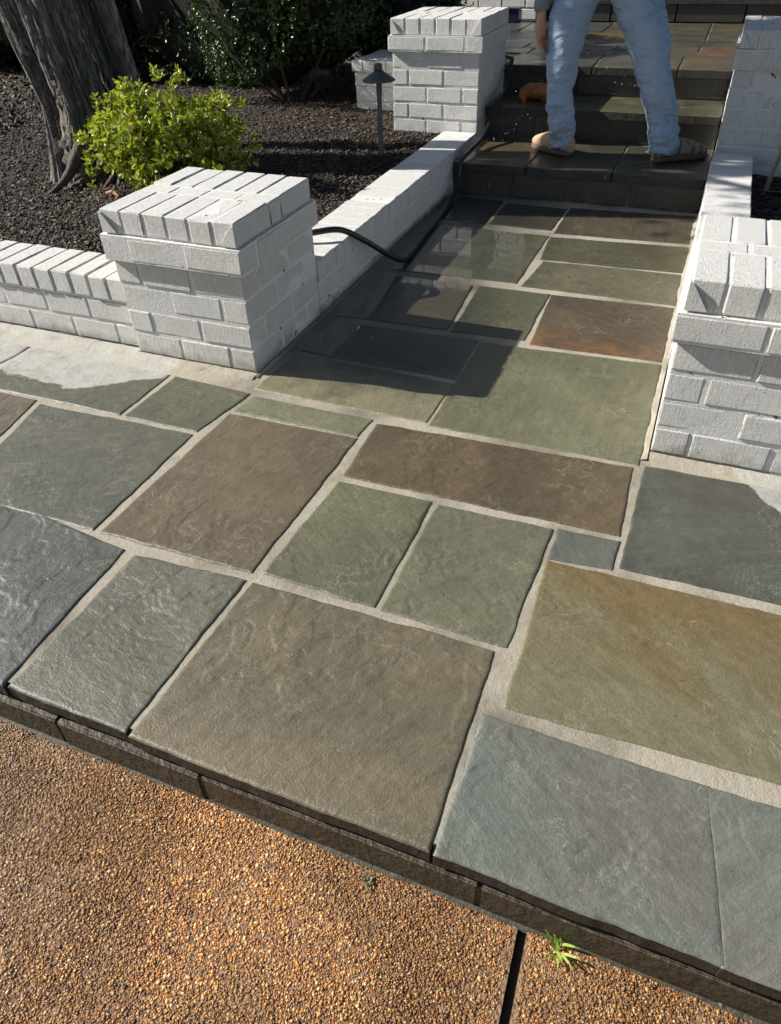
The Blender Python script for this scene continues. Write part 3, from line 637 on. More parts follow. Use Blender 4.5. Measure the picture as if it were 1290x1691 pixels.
# ------------------------------------------------------------------ planting beds
def soil_z(x, y):
    x = np.asarray(x, float); y = np.asarray(y, float)
    d = np.clip((-x-1.1)/1.1, 0, 1); d = d*d*(3-2*d)
    b = .170+.022*np.clip((y-1.5)/1.2, 0, 1)-.075*d
    return b+(fbm(x*4, y*4, 40)-.5)*.035+(fbm(x*19, y*19, 41)-.5)*.014
def bed(x0, x1, y0, y1, st, zf):
    nx, ny = int((x1-x0)/st)+2, int((y1-y0)/st)+2; X, Y = np.meshgrid(np.linspace(x0, x1, nx), np.linspace(y0, y1, ny)); Z = zf(X, Y)
    idx = np.arange(nx*ny).reshape(ny, nx); Fc = np.stack([idx[:-1, :-1], idx[:-1, 1:], idx[1:, 1:], idx[1:, :-1]], -1).reshape(-1, 4)
    return mesh_np('bed', np.stack([X, Y, Z], -1).reshape(-1, 3), Fc, M_SOIL, True)
link('mulch_bed', bed(-12, -.19, .21, 3.7, .035, soil_z), kind='structure')
link('mulch_bed', bed(-14, -.96, 3.6, 5.24, .10, lambda x, y: soil_z(x, y)), kind='structure')
zr = lambda x, y: .105+(fbm(x*5, y*5, 44)-.5)*.03
link('mulch_bed', bed(1.47, 6, .44, 3.2, .04, zr), kind='structure')
BX = np.array([(sx, sy, sz) for sx in (-.5, .5) for sy in (-.5, .5) for sz in (-.5, .5)]); BF = np.array([[0, 1, 3, 2], [4, 6, 7, 5], [0, 4, 5, 1], [2, 3, 7, 6], [0, 2, 6, 4], [1, 5, 7, 3]])
def chips(X, Y, Z, s0, s1):
    n = len(X); l = s0+(s1-s0)*rng.random(n)**2; w = l*rng.uniform(.18, .5, n); h = rng.uniform(.0015, .005, n)
    v = BX[None]*np.stack([l, w, h], 1)[:, None]; v = v*(1+rng.uniform(-.35, .35, (n, 8, 1)))
    v[..., 2] += (v[..., 0]**2)/np.maximum(l, .01)[:, None]*rng.uniform(-1., 1., (n, 1))
    a = rng.uniform(0, 6.28, n); b = rng.normal(0, .4, n); g = rng.normal(0, .45, n)
    def rot(v, i, j, t): c, s = np.cos(t)[:, None], np.sin(t)[:, None]; p, q = v[..., i].copy(), v[..., j].copy(); v[..., i] = p*c-q*s; v[..., j] = p*s+q*c
    rot(v, 1, 2, g); rot(v, 0, 2, b); rot(v, 0, 1, a)
    V = (v+np.stack([X, Y, Z+.003+.005*rng.random(n)], 1)[:, None]).reshape(-1, 3); Fc = (BF[None]+(np.arange(n)*8)[:, None, None]).reshape(-1, 4)
    t = rng.random((n, 1)); t = t**2; col = np.array([[.018, .012, .008]])*(1-t)+np.array([[.13, .080, .048]])*t
    k = rng.random(n) < .035; col[k] = np.array([.20, .145, .10])*rng.uniform(.6, 1.3, (k.sum(), 1))
    return mesh_np('mulch', V, Fc, M_MULCH, False, np.repeat(np.concatenate([col, np.ones((n, 1))], 1), 8, 0))
n = 66000; X = -.21-3.6*rng.random(n)**1.25; Y = .235+4.3*rng.random(n)**1.35
ok = ~((X > -.54) & (Y > 2.55)) & ~((X > -.515) & (Y < .51)) & ~((X > -1.02) & (Y > 3.08)); X, Y = X[ok], Y[ok]
link('bark_mulch', chips(X, Y, soil_z(X, Y), .006, .026), kind='stuff', label='dark shredded bark mulch covering the left planting bed', category='mulch')
n = 16000; X = rng.uniform(-8, -3.2, n); Y = rng.uniform(.6, 5.1, n)
link('bark_mulch', chips(X, Y, soil_z(X, Y), .02, .06), kind='stuff', label='dark shredded bark mulch farther back around and beyond the tree', category='mulch')
n = 3500; X = rng.uniform(1.49, 2.3, n); Y = rng.uniform(.5, 2.46, n)
link('bark_mulch', chips(X, Y, zr(X, Y), .010, .04), kind='stuff', label='dark bark mulch in the narrow bed right of the walkway', category='mulch')

# ------------------------------------------------------------------ foliage
def leaves(P, D, L, Wd, cols, name, mat, fold=.25):
    """P centres (n,3), D directions (n,3), L lengths, Wd widths, cols (n,3)"""
    n = len(P); D = D/(np.linalg.norm(D, axis=1)[:, None]+1e-9); r = rng.normal(size=(n, 3)); r[:, 2] *= .4
    s = np.cross(D, r); s /= np.linalg.norm(s, axis=1)[:, None]+1e-9; u = np.cross(s, D); L = L[:, None]; Wd = Wd[:, None]
    v0 = P; v1 = P+D*L*.35+s*Wd*.45+u*L*fold*.3; v2 = P+D*L*.75+s*Wd*.42+u*L*fold*.2; v3 = P+D*L; v4 = P+D*L*.75-s*Wd*.42+u*L*fold*.2; v5 = P+D*L*.35-s*Wd*.45+u*L*fold*.3; v6 = P+D*L*.5
    V = np.stack([v0, v1, v2, v3, v4, v5, v6], 1).reshape(-1, 3)
    f = np.array([[0, 1, 6], [1, 2, 6], [2, 3, 6], [3, 4, 6], [4, 5, 6], [5, 0, 6]]); Fc = (f[None]+(np.arange(n)*7)[:, None, None]).reshape(-1, 3)
    A = np.repeat(np.concatenate([cols, np.ones((n, 1))], 1), 7, 0); return mesh_np(name, V, Fc, mat, False, A)
def whorls(T, N, per, L0, L1, wr, pal, name, mat, spread=1.):
    """leaf rosettes at twig tips T pointing along N"""
    m = len(T); k = m*per; Tt = np.repeat(T, per, 0); Nn = np.repeat(N/np.linalg.norm(N, axis=1)[:, None], per, 0)
    q = rng.normal(size=(k, 3)); q -= (q*Nn).sum(1)[:, None]*Nn; q /= np.linalg.norm(q, axis=1)[:, None]
    D = Nn*rng.uniform(.15, 1.1, (k, 1))+q*spread; back = rng.uniform(0, .03, (k, 1))*(L1/.034); P = Tt-Nn*back; L = rng.uniform(L0, L1, k)
    pal = np.array(pal); tone = np.repeat(rng.random(m), per)[:, None]; c = pal[rng.integers(0, len(pal), k)]*(.65+.7*tone)*rng.uniform(.75, 1.25, (k, 1))
    return leaves(P, D, L, L*wr, c, name, mat)
def lumpy(n, c, r, lumps, seed, lo=.55, zmin=None):
    """points through the outer shell of a lumpy crown"""
    rs = np.random.default_rng(seed); d = rs.normal(size=(n, 3)); d /= np.linalg.norm(d, axis=1)[:, None]
    ph = rs.normal(size=(lumps, 3)); ph /= np.linalg.norm(ph, axis=1)[:, None]
    m = (np.exp(-(1-d@ph.T)*14)).sum(1); rad = .72+.36*np.clip(m, 0, 1.1); k = lo+(1-lo)*rs.random(n)**.6
    p = np.array(c)+d*np.array(r)*(rad*k)[:, None]; nn = d/np.array(r)
    nn /= np.linalg.norm(nn, axis=1)[:, None]
    if zmin is not None: ok = p[:, 2] > zmin; p, nn = p[ok], nn[ok]
    return p, nn
bush = thing('azalea_bush', 'rounded bright yellow-green leafy shrub sunlit on the mulch behind the front pillar', 'shrub', (-1.17, 1.2, .15))
def rel(me, o): me.transform(Matrix.Translation(-Vector(o.location))); return me
p, nn = lumpy(1050, (-1.17, 1.27, .36), (.44, .36, .30), 12, 5, .5, .14); nn[:, 2] += .55
GR = [(.28, .30, .05), (.34, .36, .06), (.17, .23, .025), (.36, .37, .05), (.12, .17, .02), (.42, .38, .08)]
o = link('foliage', rel(whorls(p, nn, 10, .022, .044, .38, GR, 'foliage', M_LEAF), bush), bush, kind='stuff')
tip = np.array([(-1.36, 1.28, .60), (-1.30, 1.22, .62), (-1.55, 1.25, .45), (-1.57, 1.22, .41), (-1.50, 1.2, .46), (-1.1, 1.30, .64), (-1.02, 1.25, .63), (-.82, 1.3, .55), (-1.2, 1.35, .63), (-1.60, 1.2, .30), (-1.55, 1.12, .26)])
tp = np.repeat(tip, 4, 0)+rng.normal(0, .02, (44, 3)); link('foliage', rel(whorls(tp, np.tile((0, 0, 1.), (44, 1))+rng.normal(0, .4, (44, 3)), 10, .02, .036, .36, GR, 'foliage', M_LEAF), bush), bush, kind='stuff')
parts = []
for i in range(46):
    j = rng.integers(0, len(p)); b0 = np.array([-1.17+rng.normal(0, .05), 1.26+rng.normal(0, .05), .13]); e = p[j]; mid = (b0+e)/2+rng.normal(0, .03, 3); parts.append(tube([b0, mid, e], [.007, .004, .002], 5, 3))
link('stem', rel(mesh_np('stem', *join(parts), M_TWIG), bush), bush, kind='stuff')

def evergreen(label, c, r, n, seed, base, per=7, L=(.014, .026), pal=None, nst=14, core=True, lo=.8):
    b = thing('evergreen_bush', label, 'bush', base, 'dark evergreens behind the mulch bed')
    p, nn = lumpy(n, c, r, 22, seed, lo, base[2]+.06); nn[:, 2] += .3
    pal = pal or [(.035, .065, .016), (.05, .085, .022), (.024, .045, .013), (.07, .11, .03)]
    link('foliage', rel(whorls(p, nn, per, L[0], L[1], .5, pal, 'foliage', M_LEAFD), b), b, kind='stuff')
    if core:
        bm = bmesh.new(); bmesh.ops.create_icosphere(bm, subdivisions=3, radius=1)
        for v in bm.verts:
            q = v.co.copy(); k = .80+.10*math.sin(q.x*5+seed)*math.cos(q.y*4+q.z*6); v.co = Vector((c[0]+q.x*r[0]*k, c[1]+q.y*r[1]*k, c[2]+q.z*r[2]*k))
        me = bpy.data.meshes.new('dark_core'); bm.to_mesh(me); bm.free(); me.materials.append(M_TWIGD); link('dark_core', rel(me, b), b)
    rs = np.random.default_rng(seed); parts = []
    for i in range(nst):
        a = rs.uniform(0, 6.28); e = np.array(c)+np.array([math.cos(a)*r[0]*.7, math.sin(a)*r[1]*.7, rs.uniform(-.6, .3)*r[2]]); b0 = np.array(base)+np.array([math.cos(a)*.05, math.sin(a)*.05, -.04])
        parts.append(tube([b0, b0*.6+e*.4+np.array([0, 0, -.05]), e], [.016, .010, .004], 6, 4))
    link('stem', rel(mesh_np('stem', *join(parts), M_TWIG, True), b), b)
    return b
M_TWIGD = m_plain('shade_core', (.010, .013, .007), .9, 30, .02)  # solid bush core; shade between the leaves is put into its near-black colour
evergreen('large dark evergreen bush with sunlit left flank behind the path light', (-1.80, 3.66, .98), (.95, .72, .88), 12000, 21, (-1.62, 3.38, .18), nst=7)
evergreen('dark evergreen bush just left of the porch behind the stub wall', (-1.10, 4.15, .80), (.55, .5, .62), 4200, 23, (-1.05, 4.1, .4), nst=5)
DK = [(.016, .03, .010), (.022, .04, .012), (.012, .022, .008)]
for i, (x, y, rx, h, lb) in enumerate([(-2.9, 4.4, .95, 1.5, 'dark hedge bush far back right behind the tree trunks'), (-4.3, 4.3, 1.1, 1.5, 'dark hedge bush far back directly behind the grey tree trunks'), (-5.9, 4.6, 1.2, 1.5, 'dark hedge bush far back at the top left corner beside the tree'), (-7.8, 4.8, 1.3, 1.5, 'dark hedge bush farthest left beyond the tree trunks')]):
    evergreen(lb, (x, y, h*.52), (rx, .7, h*.62), 5200, 31+i, (x, y, .12), 6, (.02, .035), DK, 6)

# ------------------------------------------------------------------ tree with three stringy grey trunks
tree = thing('tree', 'old tree with three leaning grey stringy-barked trunks and gnarled base', 'tree', (-2.1, 1.6, .08))
def trunk_me(pts, rad, seed, seg=110, sub=26):
    P = np.array(pts, float); m = (len(P)-1)*sub+1; tt = np.linspace(0, len(P)-1, m); i = np.clip(tt.astype(int), 0, len(P)-2); f = (tt-i); f = f*f*(3-2*f)
    Qc = P[i]*(1-f)[:, None]+P[i+1]*f[:, None]; r = np.array(rad)[i]*(1-f)+np.array(rad)[i+1]*f
    a = np.arange(seg)/seg*2*math.pi; A, Zz = np.meshgrid(a, Qc[:, 2])
    tw = A+Zz*.5*math.sin(seed)
    ca, sa = np.cos(tw), np.sin(tw)
    big = fbm(ca*1.6+5+seed, sa*1.6+Zz*.35, seed, 3)-.5; rib = np.abs(fbm(ca*6+seed*3, sa*6+Zz*.9, seed+2, 4)-.5)*2; fi = fbm(ca*22, sa*22+Zz*3.5, seed+9, 3)-.5
    flare = np.exp(-(Zz-Qc[0, 2])/.12)
    rr = r[:, None]*(1+.75*big-.55*(1-rib)**3+.22*fi+flare*.35*np.sin(A*4+seed)*(1))
    X = Qc[:, 0][:, None]+np.cos(A)*rr; Y = Qc[:, 1][:, None]+np.sin(A)*rr
    V = np.stack([X, Y, Zz+.0*X], -1).reshape(-1, 3); idx = np.arange(m*seg).reshape(m, seg); n1 = np.roll(idx, -1, 1)
    Fc = np.stack([idx[:-1], n1[:-1], n1[1:], idx[1:]], -1).reshape(-1, 4)
    return mesh_np('trunk', V, Fc, M_BARK, True)
TR = [([(-1.96, 1.56, .02), (-2.06, 1.60, .45), (-2.27, 1.66, .95), (-2.85, 1.75, 2.4), (-3.1, 1.8, 3.6)], [.21, .115, .105, .09, .05], 3),
      ([(-1.80, 1.50, .02), (-1.83, 1.52, .45), (-1.96, 1.55, .95), (-2.4, 1.62, 2.4), (-2.1, 1.65, 3.7)], [.23, .135, .13, .10, .05], 5),
      ([(-1.93, 1.92, .02), (-1.93, 1.94, .45), (-2.04, 1.97, .95), (-2.4, 2.0, 2.4), (-2.1, 2.1, 3.5)], [.15, .105, .10, .085, .05], 8)]
for pts, rad, sdv in TR: link('trunk', rel(trunk_me(pts, rad, sdv), tree), tree)
rs = np.random.default_rng(4); parts = []
for i in range(16):
    a = rs.uniform(-2.9, .5); b0 = np.array([-1.80+rs.uniform(-.22, .18), 1.45+rs.uniform(-.08, .12), .20]); L = rs.uniform(.14, .34); d = np.array([math.cos(a), math.sin(a), 0])
    e = b0+d*L; e[2] = float(soil_z(e[0], e[1]))-.01; m1 = b0+d*L*.35; m1[2] = .17+rs.uniform(-.02, .04); m2 = b0+d*L*.7+rs.normal(0, .02, 3); m2[2] = float(soil_z(m2[0], m2[1]))+.022
    parts.append(tube([b0+(0, 0, .10), m1, m2, e], [rs.uniform(.03, .05), .026, .014, .005], 9, 6))
V, Fc = join(parts); V = V+(fbm(V[:, 0]*30+V[:, 2]*20, V[:, 1]*30, 3)-.5)[:, None]*.018; link('roots', rel(mesh_np('roots', V, Fc, M_ROOT, True), tree), tree)
parts = []; tips = []
for i in range(26):
    t = TR[i % 3][0]; b0 = np.array(t[3])*(1-(i/26)*.8)+np.array(t[4])*(i/26)*.8; a = rs.uniform(0, 6.28); L = rs.uniform(.6, 1.3); e = b0+np.array([math.cos(a)*L, math.sin(a)*L*.9, rs.uniform(.7, 1.3)]); parts.append(tube([b0, (b0+e)/2+(0, 0, .15), e], [.032, .02, .008], 7, 4))
    for k in range(60): tips.append(b0*(.5-.5*k/60)+e*(.5+.5*k/60)+rs.normal(0, .17, 3))
link('branches', rel(mesh_np('branches', *join(parts), M_BARK, True), tree), tree)
tips = np.array(tips); tips = tips[tips[:, 2] > 2.95]; link('crown', rel(whorls(tips, rng.normal(size=tips.shape)+(0, 0, .5), 9, .03, .06, .4, [(.05, .085, .025), (.07, .11, .03), (.035, .06, .018)], 'crown', M_LEAFD), tree), tree, kind='stuff')
# loose pieces on the mulch
V, Fc = tube([(-1.50, 1.13, .155), (-1.44, 1.11, .17), (-1.38, 1.08, .165)], [.006, .013, .004], 7, 4); link('bark_chip', mesh_np('bark_chip', V, Fc, m_plain('rusty_bark', (.30, .10, .05), .7)), label='reddish bark chip lying on the mulch by the tree roots', category='bark chip')

# ------------------------------------------------------------------ path light
def lathe(prof, seg=28):
    V = []; Fc = []
    for r, z in prof:
        for j in range(seg): a = j/seg*2*math.pi; V.append((r*math.cos(a), r*math.sin(a), z))
    for i in range(len(prof)-1):
        for j in range(seg): k = (j+1) % seg; Fc.append([i*seg+j, i*seg+k, (i+1)*seg+k, (i+1)*seg+j])
    return np.array(V), Fc
pl = thing('path_light', 'weathered bronze path light with a wide conical hat standing in the mulch', 'path light', (-.349, 1.972, .18))
link('post', mesh_np('post', *lathe([(.0, .0), (.017, .0), (.016, .05), (.013, .055), (.012, .30), (.0145, .31), (.0145, .385), (.0, .386)]), M_BRONZE, True), pl)
link('lamp_shade', mesh_np('lamp_shade', *lathe([(.0, .374), (.040, .372), (.082, .369), (.084, .373), (.060, .388), (.035, .402), (.022, .412), (.0, .413)]), M_BRONZE, True), pl)
link('finial', mesh_np('finial', *lathe([(.0, .411), (.019, .411), (.020, .438), (.016, .443), (.0, .443)]), M_BRONZE, True), pl)
V, Fc = tube([(-.012, .0, .01), (-.05, -.02, .015), (-.085, .0, .012), (-.05, .04, .015)], .0022, 6); link('wire', mesh_np('wire', V, Fc, M_RUB, True), pl)
V, Fc = tube([(.012, .0, .02), (.06, -.02, .018), (.09, .02, .012), (.12, .06, -.005)], .0022, 6); link('wire', mesh_np('wire', V, Fc, M_RUB, True), pl)

# ------------------------------------------------------------------ hose
hp = [(-1.0, .75, .19), (-.62, .70, .20), (-.36, .66, .205), (-.20, .655, .224), (-.10, .695, .243), (-.02, .76, .238), (.045, .84, .175), (.09, .95, .09), (.118, 1.05, .030), (.118, 1.16, .013), (.098, 1.42, .013), (.075, 1.74, .013), (.045, 2.0, .02), (.045, 2.09, .09), (.05, 2.12, .165), (.055, 2.22, .185), (.06, 2.45, .20), (.065, 2.62, .26), (.07, 2.70, .335), (.065, 2.82, .345), (.055, 2.98, .37), (.045, 3.09, .46), (.03, 3.16, .493), (-.03, 3.28, .482), (-.16, 3.40, .479), (-.42, 3.62, .479), (-.6, 4.1, .479), (-.55, 4.6, .479)]
V, Fc = tube(hp, .0118, 12, 8)
hose = link('garden_hose', mesh_np('garden_hose', V, Fc, M_RUB, True), label='black rubber hose running over the low wall and up the steps', category='hose')

# ------------------------------------------------------------------ stick in the right bed, box and house at the back
st = thing('garden_stake', 'weathered wooden handle standing in the right-hand bed beside the low wall', 'handle', (1.555, 2.20, .10))
V, Fc = tube([(0, 0, 0), (.02, -.02, .22), (.05, -.05, .55), (.085, -.08, .95)], [.0105, .011, .011, .0105], 10); link('handle', mesh_np('handle', V, Fc, M_WOOD, True), st)
link('foot_bar', box_me('foot_bar', (-.03, -.012, .0), (.16, .012, .014), M_RUB, .003), st)
bx = thing('storage_box', 'small dark blue plastic box on the porch against the white brick wall', 'box', (-.50, 5.16, Z3))
link('body', box_me('body', (-.085, -.06, .002), (.085, .06, .085), M_NAVY, .006), bx); link('lid', box_me('lid', (-.092, -.067, .086), (.092, .067, .10), M_NAVY, .004), bx)
hs = thing('house', 'white house front with brick base and siding behind the porch', 'house', (0, 5.6, 0))
link('wall', rel(box_me('wall', (-3.6, 5.64, -.2), (3.8, 5.9, 3.2), M_SIDING), hs), hs)
for k in range(26):
    z = Z3+.155+k*.1
    V = [(-.215, 5.605, z), (3.8, 5.605, z), (3.8, 5.632, z+.099), (-.215, 5.632, z+.099), (-.215, 5.639, z), (3.8, 5.639, z)]
    link('siding_board', rel(mesh_np('siding_board', V, [[0, 1, 2, 3], [0, 4, 5, 1]], M_SIDING), hs), hs)
link('unseen_roof', rel(mesh_np('unseen_roof', [(-4.2, 5.0, 2.85), (4.4, 5.0, 2.85), (4.4, 10.5, 6.6), (-4.2, 10.5, 6.6), (-4.2, 5.0, 3.0), (4.4, 5.0, 3.0), (4.4, 10.5, 6.75), (-4.2, 10.5, 6.75)], [[0, 3, 2, 1], [4, 5, 6, 7], [0, 1, 5, 4], [1, 2, 6, 5], [2, 3, 7, 6], [3, 0, 4, 7]], m_plain('dark_shingle', (.035, .034, .034), .9, 30, .01)), hs), hs)  # unseen roof, added so the wet paving reflects dark instead of sky
for k in range(16):
    z = Z3+.003+k*.082; ed = [-2.6]+list(np.arange(-2.5+(.1 if k % 2 else 0), -.26, .2))+[-.225]
    for i in range(len(ed)-1): brick(hs, ed[i], ed[i+1], 5.25-5.6, 5.35-5.6, z, z+.082)
link('mortar', rel(box_me('mortar', (-2.6, 5.262, Z3), (-.23, 5.639, Z3+.003+16*.082-.008), M_PMORT), hs), hs)

# ------------------------------------------------------------------ person standing on the first tread
def remeshed(name, parts, mat, voxel=.009, it=3, disp=None):
    V, Fc = join(parts); me = mesh_np('tmp', V, Fc, None); o = bpy.data.objects.new('tmp', me); C.objects.link(o)
    m = o.modifiers.new('r', 'REMESH'); m.mode = 'VOXEL'; m.voxel_size = voxel; s = o.modifiers.new('s', 'SMOOTH'); s.factor = .5; s.iterations = it
    dg = bpy.context.evaluated_depsgraph_get(); nm = bpy.data.meshes.new_from_object(o.evaluated_get(dg)); bpy.data.objects.remove(o)
    nv = len(nm.vertices); co = np.empty(nv*3, np.float32); nm.vertices.foreach_get('co', co); co = co.reshape(-1, 3)
    if disp is not None:
        nr = np.empty(nv*3, np.float32); nm.vertices.foreach_get('normal', nr); nr = nr.reshape(-1, 3); co = co+nr*disp(co)[:, None]; nm.vertices.foreach_set('co', co.astype(np.float32).ravel())
    nm.materials.clear(); nm.materials.append(mat); nm.polygons.foreach_set('use_smooth', np.ones(len(nm.polygons), bool)); nm.name = name; nm.update(); return nm
person = thing('person', 'person in light blue jeans and grey sleeve standing on the first step, back to camera', 'person', (.77, 2.45, Z1))
def folds(c):
    x, y, z = c[:, 0], c[:, 1], c[:, 2]; k = np.clip((.62-z)/.3, .25, 1)
    w = fbm(x*5+z*9, z*16+y*6, 12, 3); d = np.sin((z*46+x*14+y*9)+6*fbm(x*7, z*6, 8))
    ank = np.clip((.36-z)/.14, 0, 1)
    kn = np.exp(-((z-.56)/.10)**2)
    rg = 1-2*np.abs(fbm(x*7+z*5, z*13-x*6, 31, 4)-.5)
    return (w-.5)*.024+d*.0060*(.3+ank*1.3+kn*.8)*k+(np.clip(rg, .6, 1)-.8)*.034*k
jeans = [tube([(.520, 2.405, .205), (.512, 2.405, .29), (.488, 2.41, .42), (.478, 2.415, .56), (.480, 2.43, .72), (.52, 2.45, .90), (.56, 2.46, 1.02)], [.064, .066, .070, .078, .098, .112, .10], 24, 6),
         tube([(1.035, 2.415, .205), (1.028, 2.415, .29), (.985, 2.42, .42), (.925, 2.42, .56), (.855, 2.43, .72), (.765, 2.45, .90), (.70, 2.46, 1.02)], [.068, .072, .078, .084, .102, .115, .10], 24, 6),
         tube([(.50, 2.46, .97), (.62, 2.46, .97), (.76, 2.46, .97)], [.10, .125, .10], 20, 6), tube([(.63, 2.46, .93), (.63, 2.46, 1.05), (.63, 2.46, 1.14)], [.10, .15, .14], 20, 6)]
link('jeans', rel(remeshed('jeans', jeans, M_DENIM, .006, 4, folds), person), person)
for cx, cy, w in ((.520, 2.405, .0672), (1.035, 2.415, .0712)):
    a = np.linspace(0, 2*math.pi, 15); link('hem', rel(mesh_np('hem', *tube([(cx+w*math.cos(t), cy+w*math.sin(t), .208+.006*math.sin(3*t)) for t in a], .0032, 6, 3), M_DENIM, True), person), person)
torso = [tube([(.63, 2.46, 1.08), (.62, 2.48, 1.25), (.61, 2.51, 1.42), (.61, 2.53, 1.54), (.61, 2.54, 1.60)], [.165, .165, .185, .13, .06], 24, 6),
         tube([(.45, 2.52, 1.50), (.375, 2.47, 1.36), (.325, 2.43, 1.14), (.343, 2.405, .95), (.352, 2.395, .80)], [.08, .068, .058, .047, .038], 16, 6),
         tube([(.77, 2.52, 1.50), (.86, 2.54, 1.36), (.90, 2.62, 1.14), (.80, 2.78, 1.04), (.74, 2.88, 1.02)], [.08, .068, .056, .045, .036], 16, 6)]
link('sweatshirt', rel(remeshed('sweatshirt', torso, M_SWEAT, .010, 4, lambda c: (fbm(c[:, 0]*12, c[:, 2]*14+c[:, 1]*5, 3)-.5)*.02), person), person)
def hand(w, d, s, side):
    """w wrist, d finger direction, s thumb side"""
    w, d, s = map(np.array, (w, d, s)); d = d/np.linalg.norm(d); s = s/np.linalg.norm(s); n = np.cross(d, s)*side
    pr = [tube([w-d*.03, w, w+d*.035, w+d*.078], [.021, .022, .030, .026], 12, 4), tube([w+d*.02-s*.014, w+d*.05-s*.020, w+d*.08-s*.022], [.018, .020, .015], 10, 4), tube([w+d*.02+s*.014, w+d*.05+s*.020, w+d*.08+s*.022], [.018, .020, .015], 10, 4)]
    for i, L in enumerate((.070, .080, .074, .058)):
        b = w+d*.075+s*(.028-.0185*i); pr.append(tube([b-d*.03, b, b+d*L*.45+n*.006, b+d*L*.78+n*.018, b+d*L+n*.032], [.0105, .0098, .0092, .0085, .0065], 8, 4))
    b = w+d*.022+s*.022; pr.append(tube([b, b+d*.025+s*.018, b+d*.052+s*.026+n*.008, b+d*.075+s*.022+n*.016], [.014, .0125, .0105, .008], 8, 4))
    return pr
link('hand', rel(remeshed('hand', hand((.355, 2.392, .775), (.03, .0, -1), (.25, .95, 0), 1), M_SKIN, .0035, 3), person), person)
link('hand', rel(remeshed('hand', hand((.73, 2.90, 1.015), (-.5, .8, -.15), (.6, .5, .5), 1), M_SKIN, .004, 3), person), person)
head = [tube([(.61, 2.53, 1.56), (.61, 2.55, 1.66)], [.052, .05], 14, 4), tube([(.61, 2.575, 1.635), (.61, 2.585, 1.67), (.61, 2.57, 1.74), (.61, 2.56, 1.80), (.61, 2.56, 1.845)], [.035, .062, .078, .074, .035], 20, 5),
        tube([(.61, 2.63, 1.715), (.61, 2.665, 1.70), (.61, 2.655, 1.685)], [.012, .011, .008], 8, 3), tube([(.53, 2.565, 1.745), (.528, 2.56, 1.715), (.535, 2.565, 1.69)], [.010, .013, .008], 8, 3), tube([(.69, 2.565, 1.745), (.692, 2.56, 1.715), (.685, 2.565, 1.69)], [.010, .013, .008], 8, 3)]
link('head', rel(remeshed('head', head, M_SKIN, .006, 4), person), person)
link('hair', rel(remeshed('hair', [tube([(.61, 2.53, 1.66), (.61, 2.53, 1.74), (.61, 2.535, 1.82), (.61, 2.55, 1.865)], [.062, .077, .074, .04], 20, 5)], M_HAIR, .007, 2, lambda c: (fbm(c[:, 0]*60, c[:, 2]*20, 3)-.5)*.012), person), person)
def shoe(heel, toe, mat, sc=1.):
    hx, hy = heel; tx, ty = toe; L = math.hypot(tx-hx, ty-hy); ax = np.array([(tx-hx)/L, (ty-hy)/L]); pp = np.array([-ax[1], ax[0]])
    # sections: t, halfwidth, height
    sec = [(.0, .030, .070), (.05, .040, .092), (.16, .044, .104), (.32, .045, .112), (.48, .048, .106), (.64, .053, .094), (.78, .056, .082), (.90, .050, .070), (.97, .034, .056), (1., .014, .040)]
    def loft(sec, z0, top, k, round_):
        V = []; seg = 20
        for t, w, h in sec:
            for j in range(seg):
                a = j/seg*2*math.pi; cx = math.cos(a); sz = math.sin(a); x = w*k*(abs(cx)**round_)*(1 if cx >= 0 else -1); zz = z0+(top(h)-z0)*.5*(1+(abs(sz)**round_)*(1 if sz >= 0 else -1))
                q = np.array([hx, hy])+ax*L*t+pp*(x+.010*math.sin(t*3.14)); V.append((q[0], q[1], Z1+zz))
        n = len(sec); Fc = [[i*seg+j, i*seg+(j+1) % seg, (i+1)*seg+(j+1) % seg, (i+1)*seg+j] for i in range(n-1) for j in range(seg)]
        Fc.append(list(range(seg))[::-1]); Fc.append([(n-1)*seg+j for j in range(seg)]); return np.array(V), Fc
    up = remeshed('shoe', [loft(sec, .018, lambda h: h, 1., .8)], mat, .004, 3, lambda c: (fbm(c[:, 0]*40, c[:, 1]*40, 2)-.5)*.004)
    so = remeshed('sole', [loft(sec, .003, lambda h: .034, 1.10, .45)], M_SOLE, .004, 1)
    o = link('shoe', rel(up, person), person); link('sole', rel(so, person), o); return o
o = shoe((.578, 2.392), (.350, 2.548), M_TAN); o['label'] = 'tan suede clog lit by the sun'
o = shoe((1.005, 2.385), (1.245, 2.555), M_PLAID); o['label'] = 'brown checked slip-on shoe in shade'
for sx, (x, y) in ((0, (.512, 2.415)), (1, (1.035, 2.425))):
    link('sock', rel(remeshed('sock', [tube([(x, y, Z1+.03), (x, y, Z1+.07), (x, y, Z1+.14)], [.036, .036, .042], 14, 3)], M_SOLE, .006, 2), person), person)
# orange glove lying on the second tread behind the leg
gv = [tube([(.16, 2.93, .350), (.22, 2.92, .366), (.30, 2.90, .372), (.38, 2.90, .366)], [.030, .042, .040, .036], 14, 5), tube([(.21, 2.93, .37), (.25, 2.95, .335), (.29, 2.97, .330)], [.032, .028, .018], 10, 4), tube([(.27, 2.92, .36), (.31, 2.90, .335), (.34, 2.88, .330)], [.028, .024, .016], 10, 4), tube([(.17, 2.91, .36), (.18, 2.88, .335), (.20, 2.86, .328)], [.024, .020, .014], 10, 4)]
link('rubber_glove', remeshed('rubber_glove', gv, M_GLOVE, .006, 3, lambda c: (fbm(c[:, 0]*30, c[:, 1]*30+c[:, 2]*20, 5)-.5)*.01), label='crumpled orange-brown rubber glove on the shaded second step behind the left leg', category='glove')
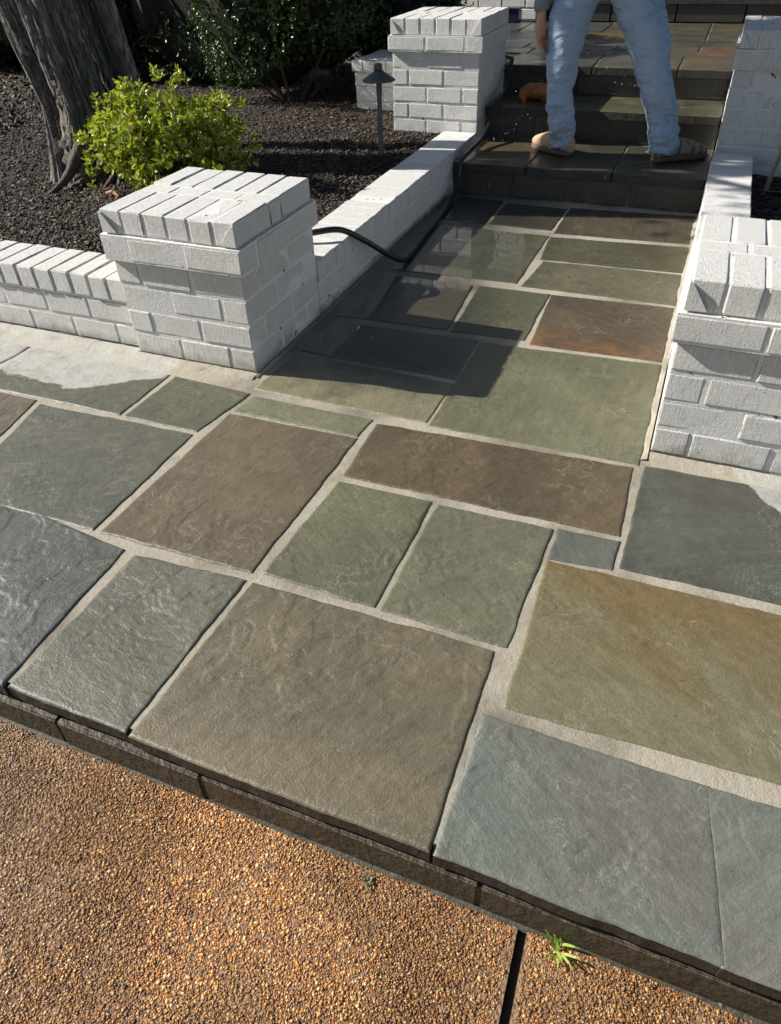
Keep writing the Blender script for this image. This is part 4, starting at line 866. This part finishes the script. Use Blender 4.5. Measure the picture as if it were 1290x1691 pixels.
# spray drops thrown up from the steps
parts = []; rs = np.random.default_rng(8)
for cx, cy, cz, sx, sz, k in ((.25, 2.55, .26, .07, .04, 17), (.72, 2.95, .46, .10, .05, 15), (.13, 2.5, .19, .05, .015, 7), (.88, 2.10, .17, .05, .05, 5), (.28, 2.75, .40, .03, .03, 5)):
    for i in range(k):
        c = np.array([rs.normal(cx, sx), rs.normal(cy, .06), rs.normal(cz, sz)]); r = rs.uniform(.0008, .0026); c[2] = max(c[2], .165 if c[1] < Y2 else Z2+.01)
        parts.append((IV*np.array([r, r, r*rs.uniform(1, 1.8)])+c, IF.tolist()))
link('water_drops', mesh_np('water_drops', *join(parts), M_DROP, True), kind='stuff', label='white water drops splashing over the wet steps around the feet', category='water drops')

# ------------------------------------------------------------------ weeds in the driveway joint
def tuft(px, py, n, L, cols, label, spread=.8):
    x, y = ground_at(px, py, ZD); b = thing('grass_tuft', label, 'grass tuft', (x, y, ZD)); parts = []; cc = []
    for i in range(n):
        a = rng.uniform(0, 6.28); l = rng.uniform(.5, 1)*L; d = np.array([math.cos(a), math.sin(a), 0])*spread; s = np.array([-math.sin(a), math.cos(a), 0])*.0022
        p0 = rng.normal(0, .004, 3)*(1, 1, 0); pts = [p0+d*l*t+np.array([0, 0, l*(1.1*t-.75*t*t)]) for t in (0, .35, .7, 1.)]; w = (1, 1.1, .7, .05)
        V = []; 
        for q, k in zip(pts, w): V += [q-s*k, q+s*k+(0, 0, .0005)]
        parts.append((np.array(V), [[0, 1, 3, 2], [2, 3, 5, 4], [4, 5, 7, 6]])); cc += [cols[rng.integers(0, len(cols))]]*8
    V, Fc = join(parts); link('blades', mesh_np('blades', V, Fc, M_GRASS, False, np.concatenate([np.array(cc), np.ones((len(cc), 1))], 1)), b, kind='stuff')
tuft(922, 1572, 11, .052, [(.30, .42, .06), (.40, .50, .12), (.20, .32, .04)], 'small bright green grass tuft at the kerb beside the driveway joint')
tuft(607, 1455, 26, .020, [(.25, .25, .15), (.16, .17, .10), (.33, .31, .2)], 'dry grey-green weed clump at the foot of the kerb below the brown slab', .6)
tuft(1188, 1650, 14, .022, [(.30, .33, .18), (.22, .26, .12)], 'tiny pale weed at the foot of the kerb near the right corner', .6)

S.render.engine = 'CYCLES'
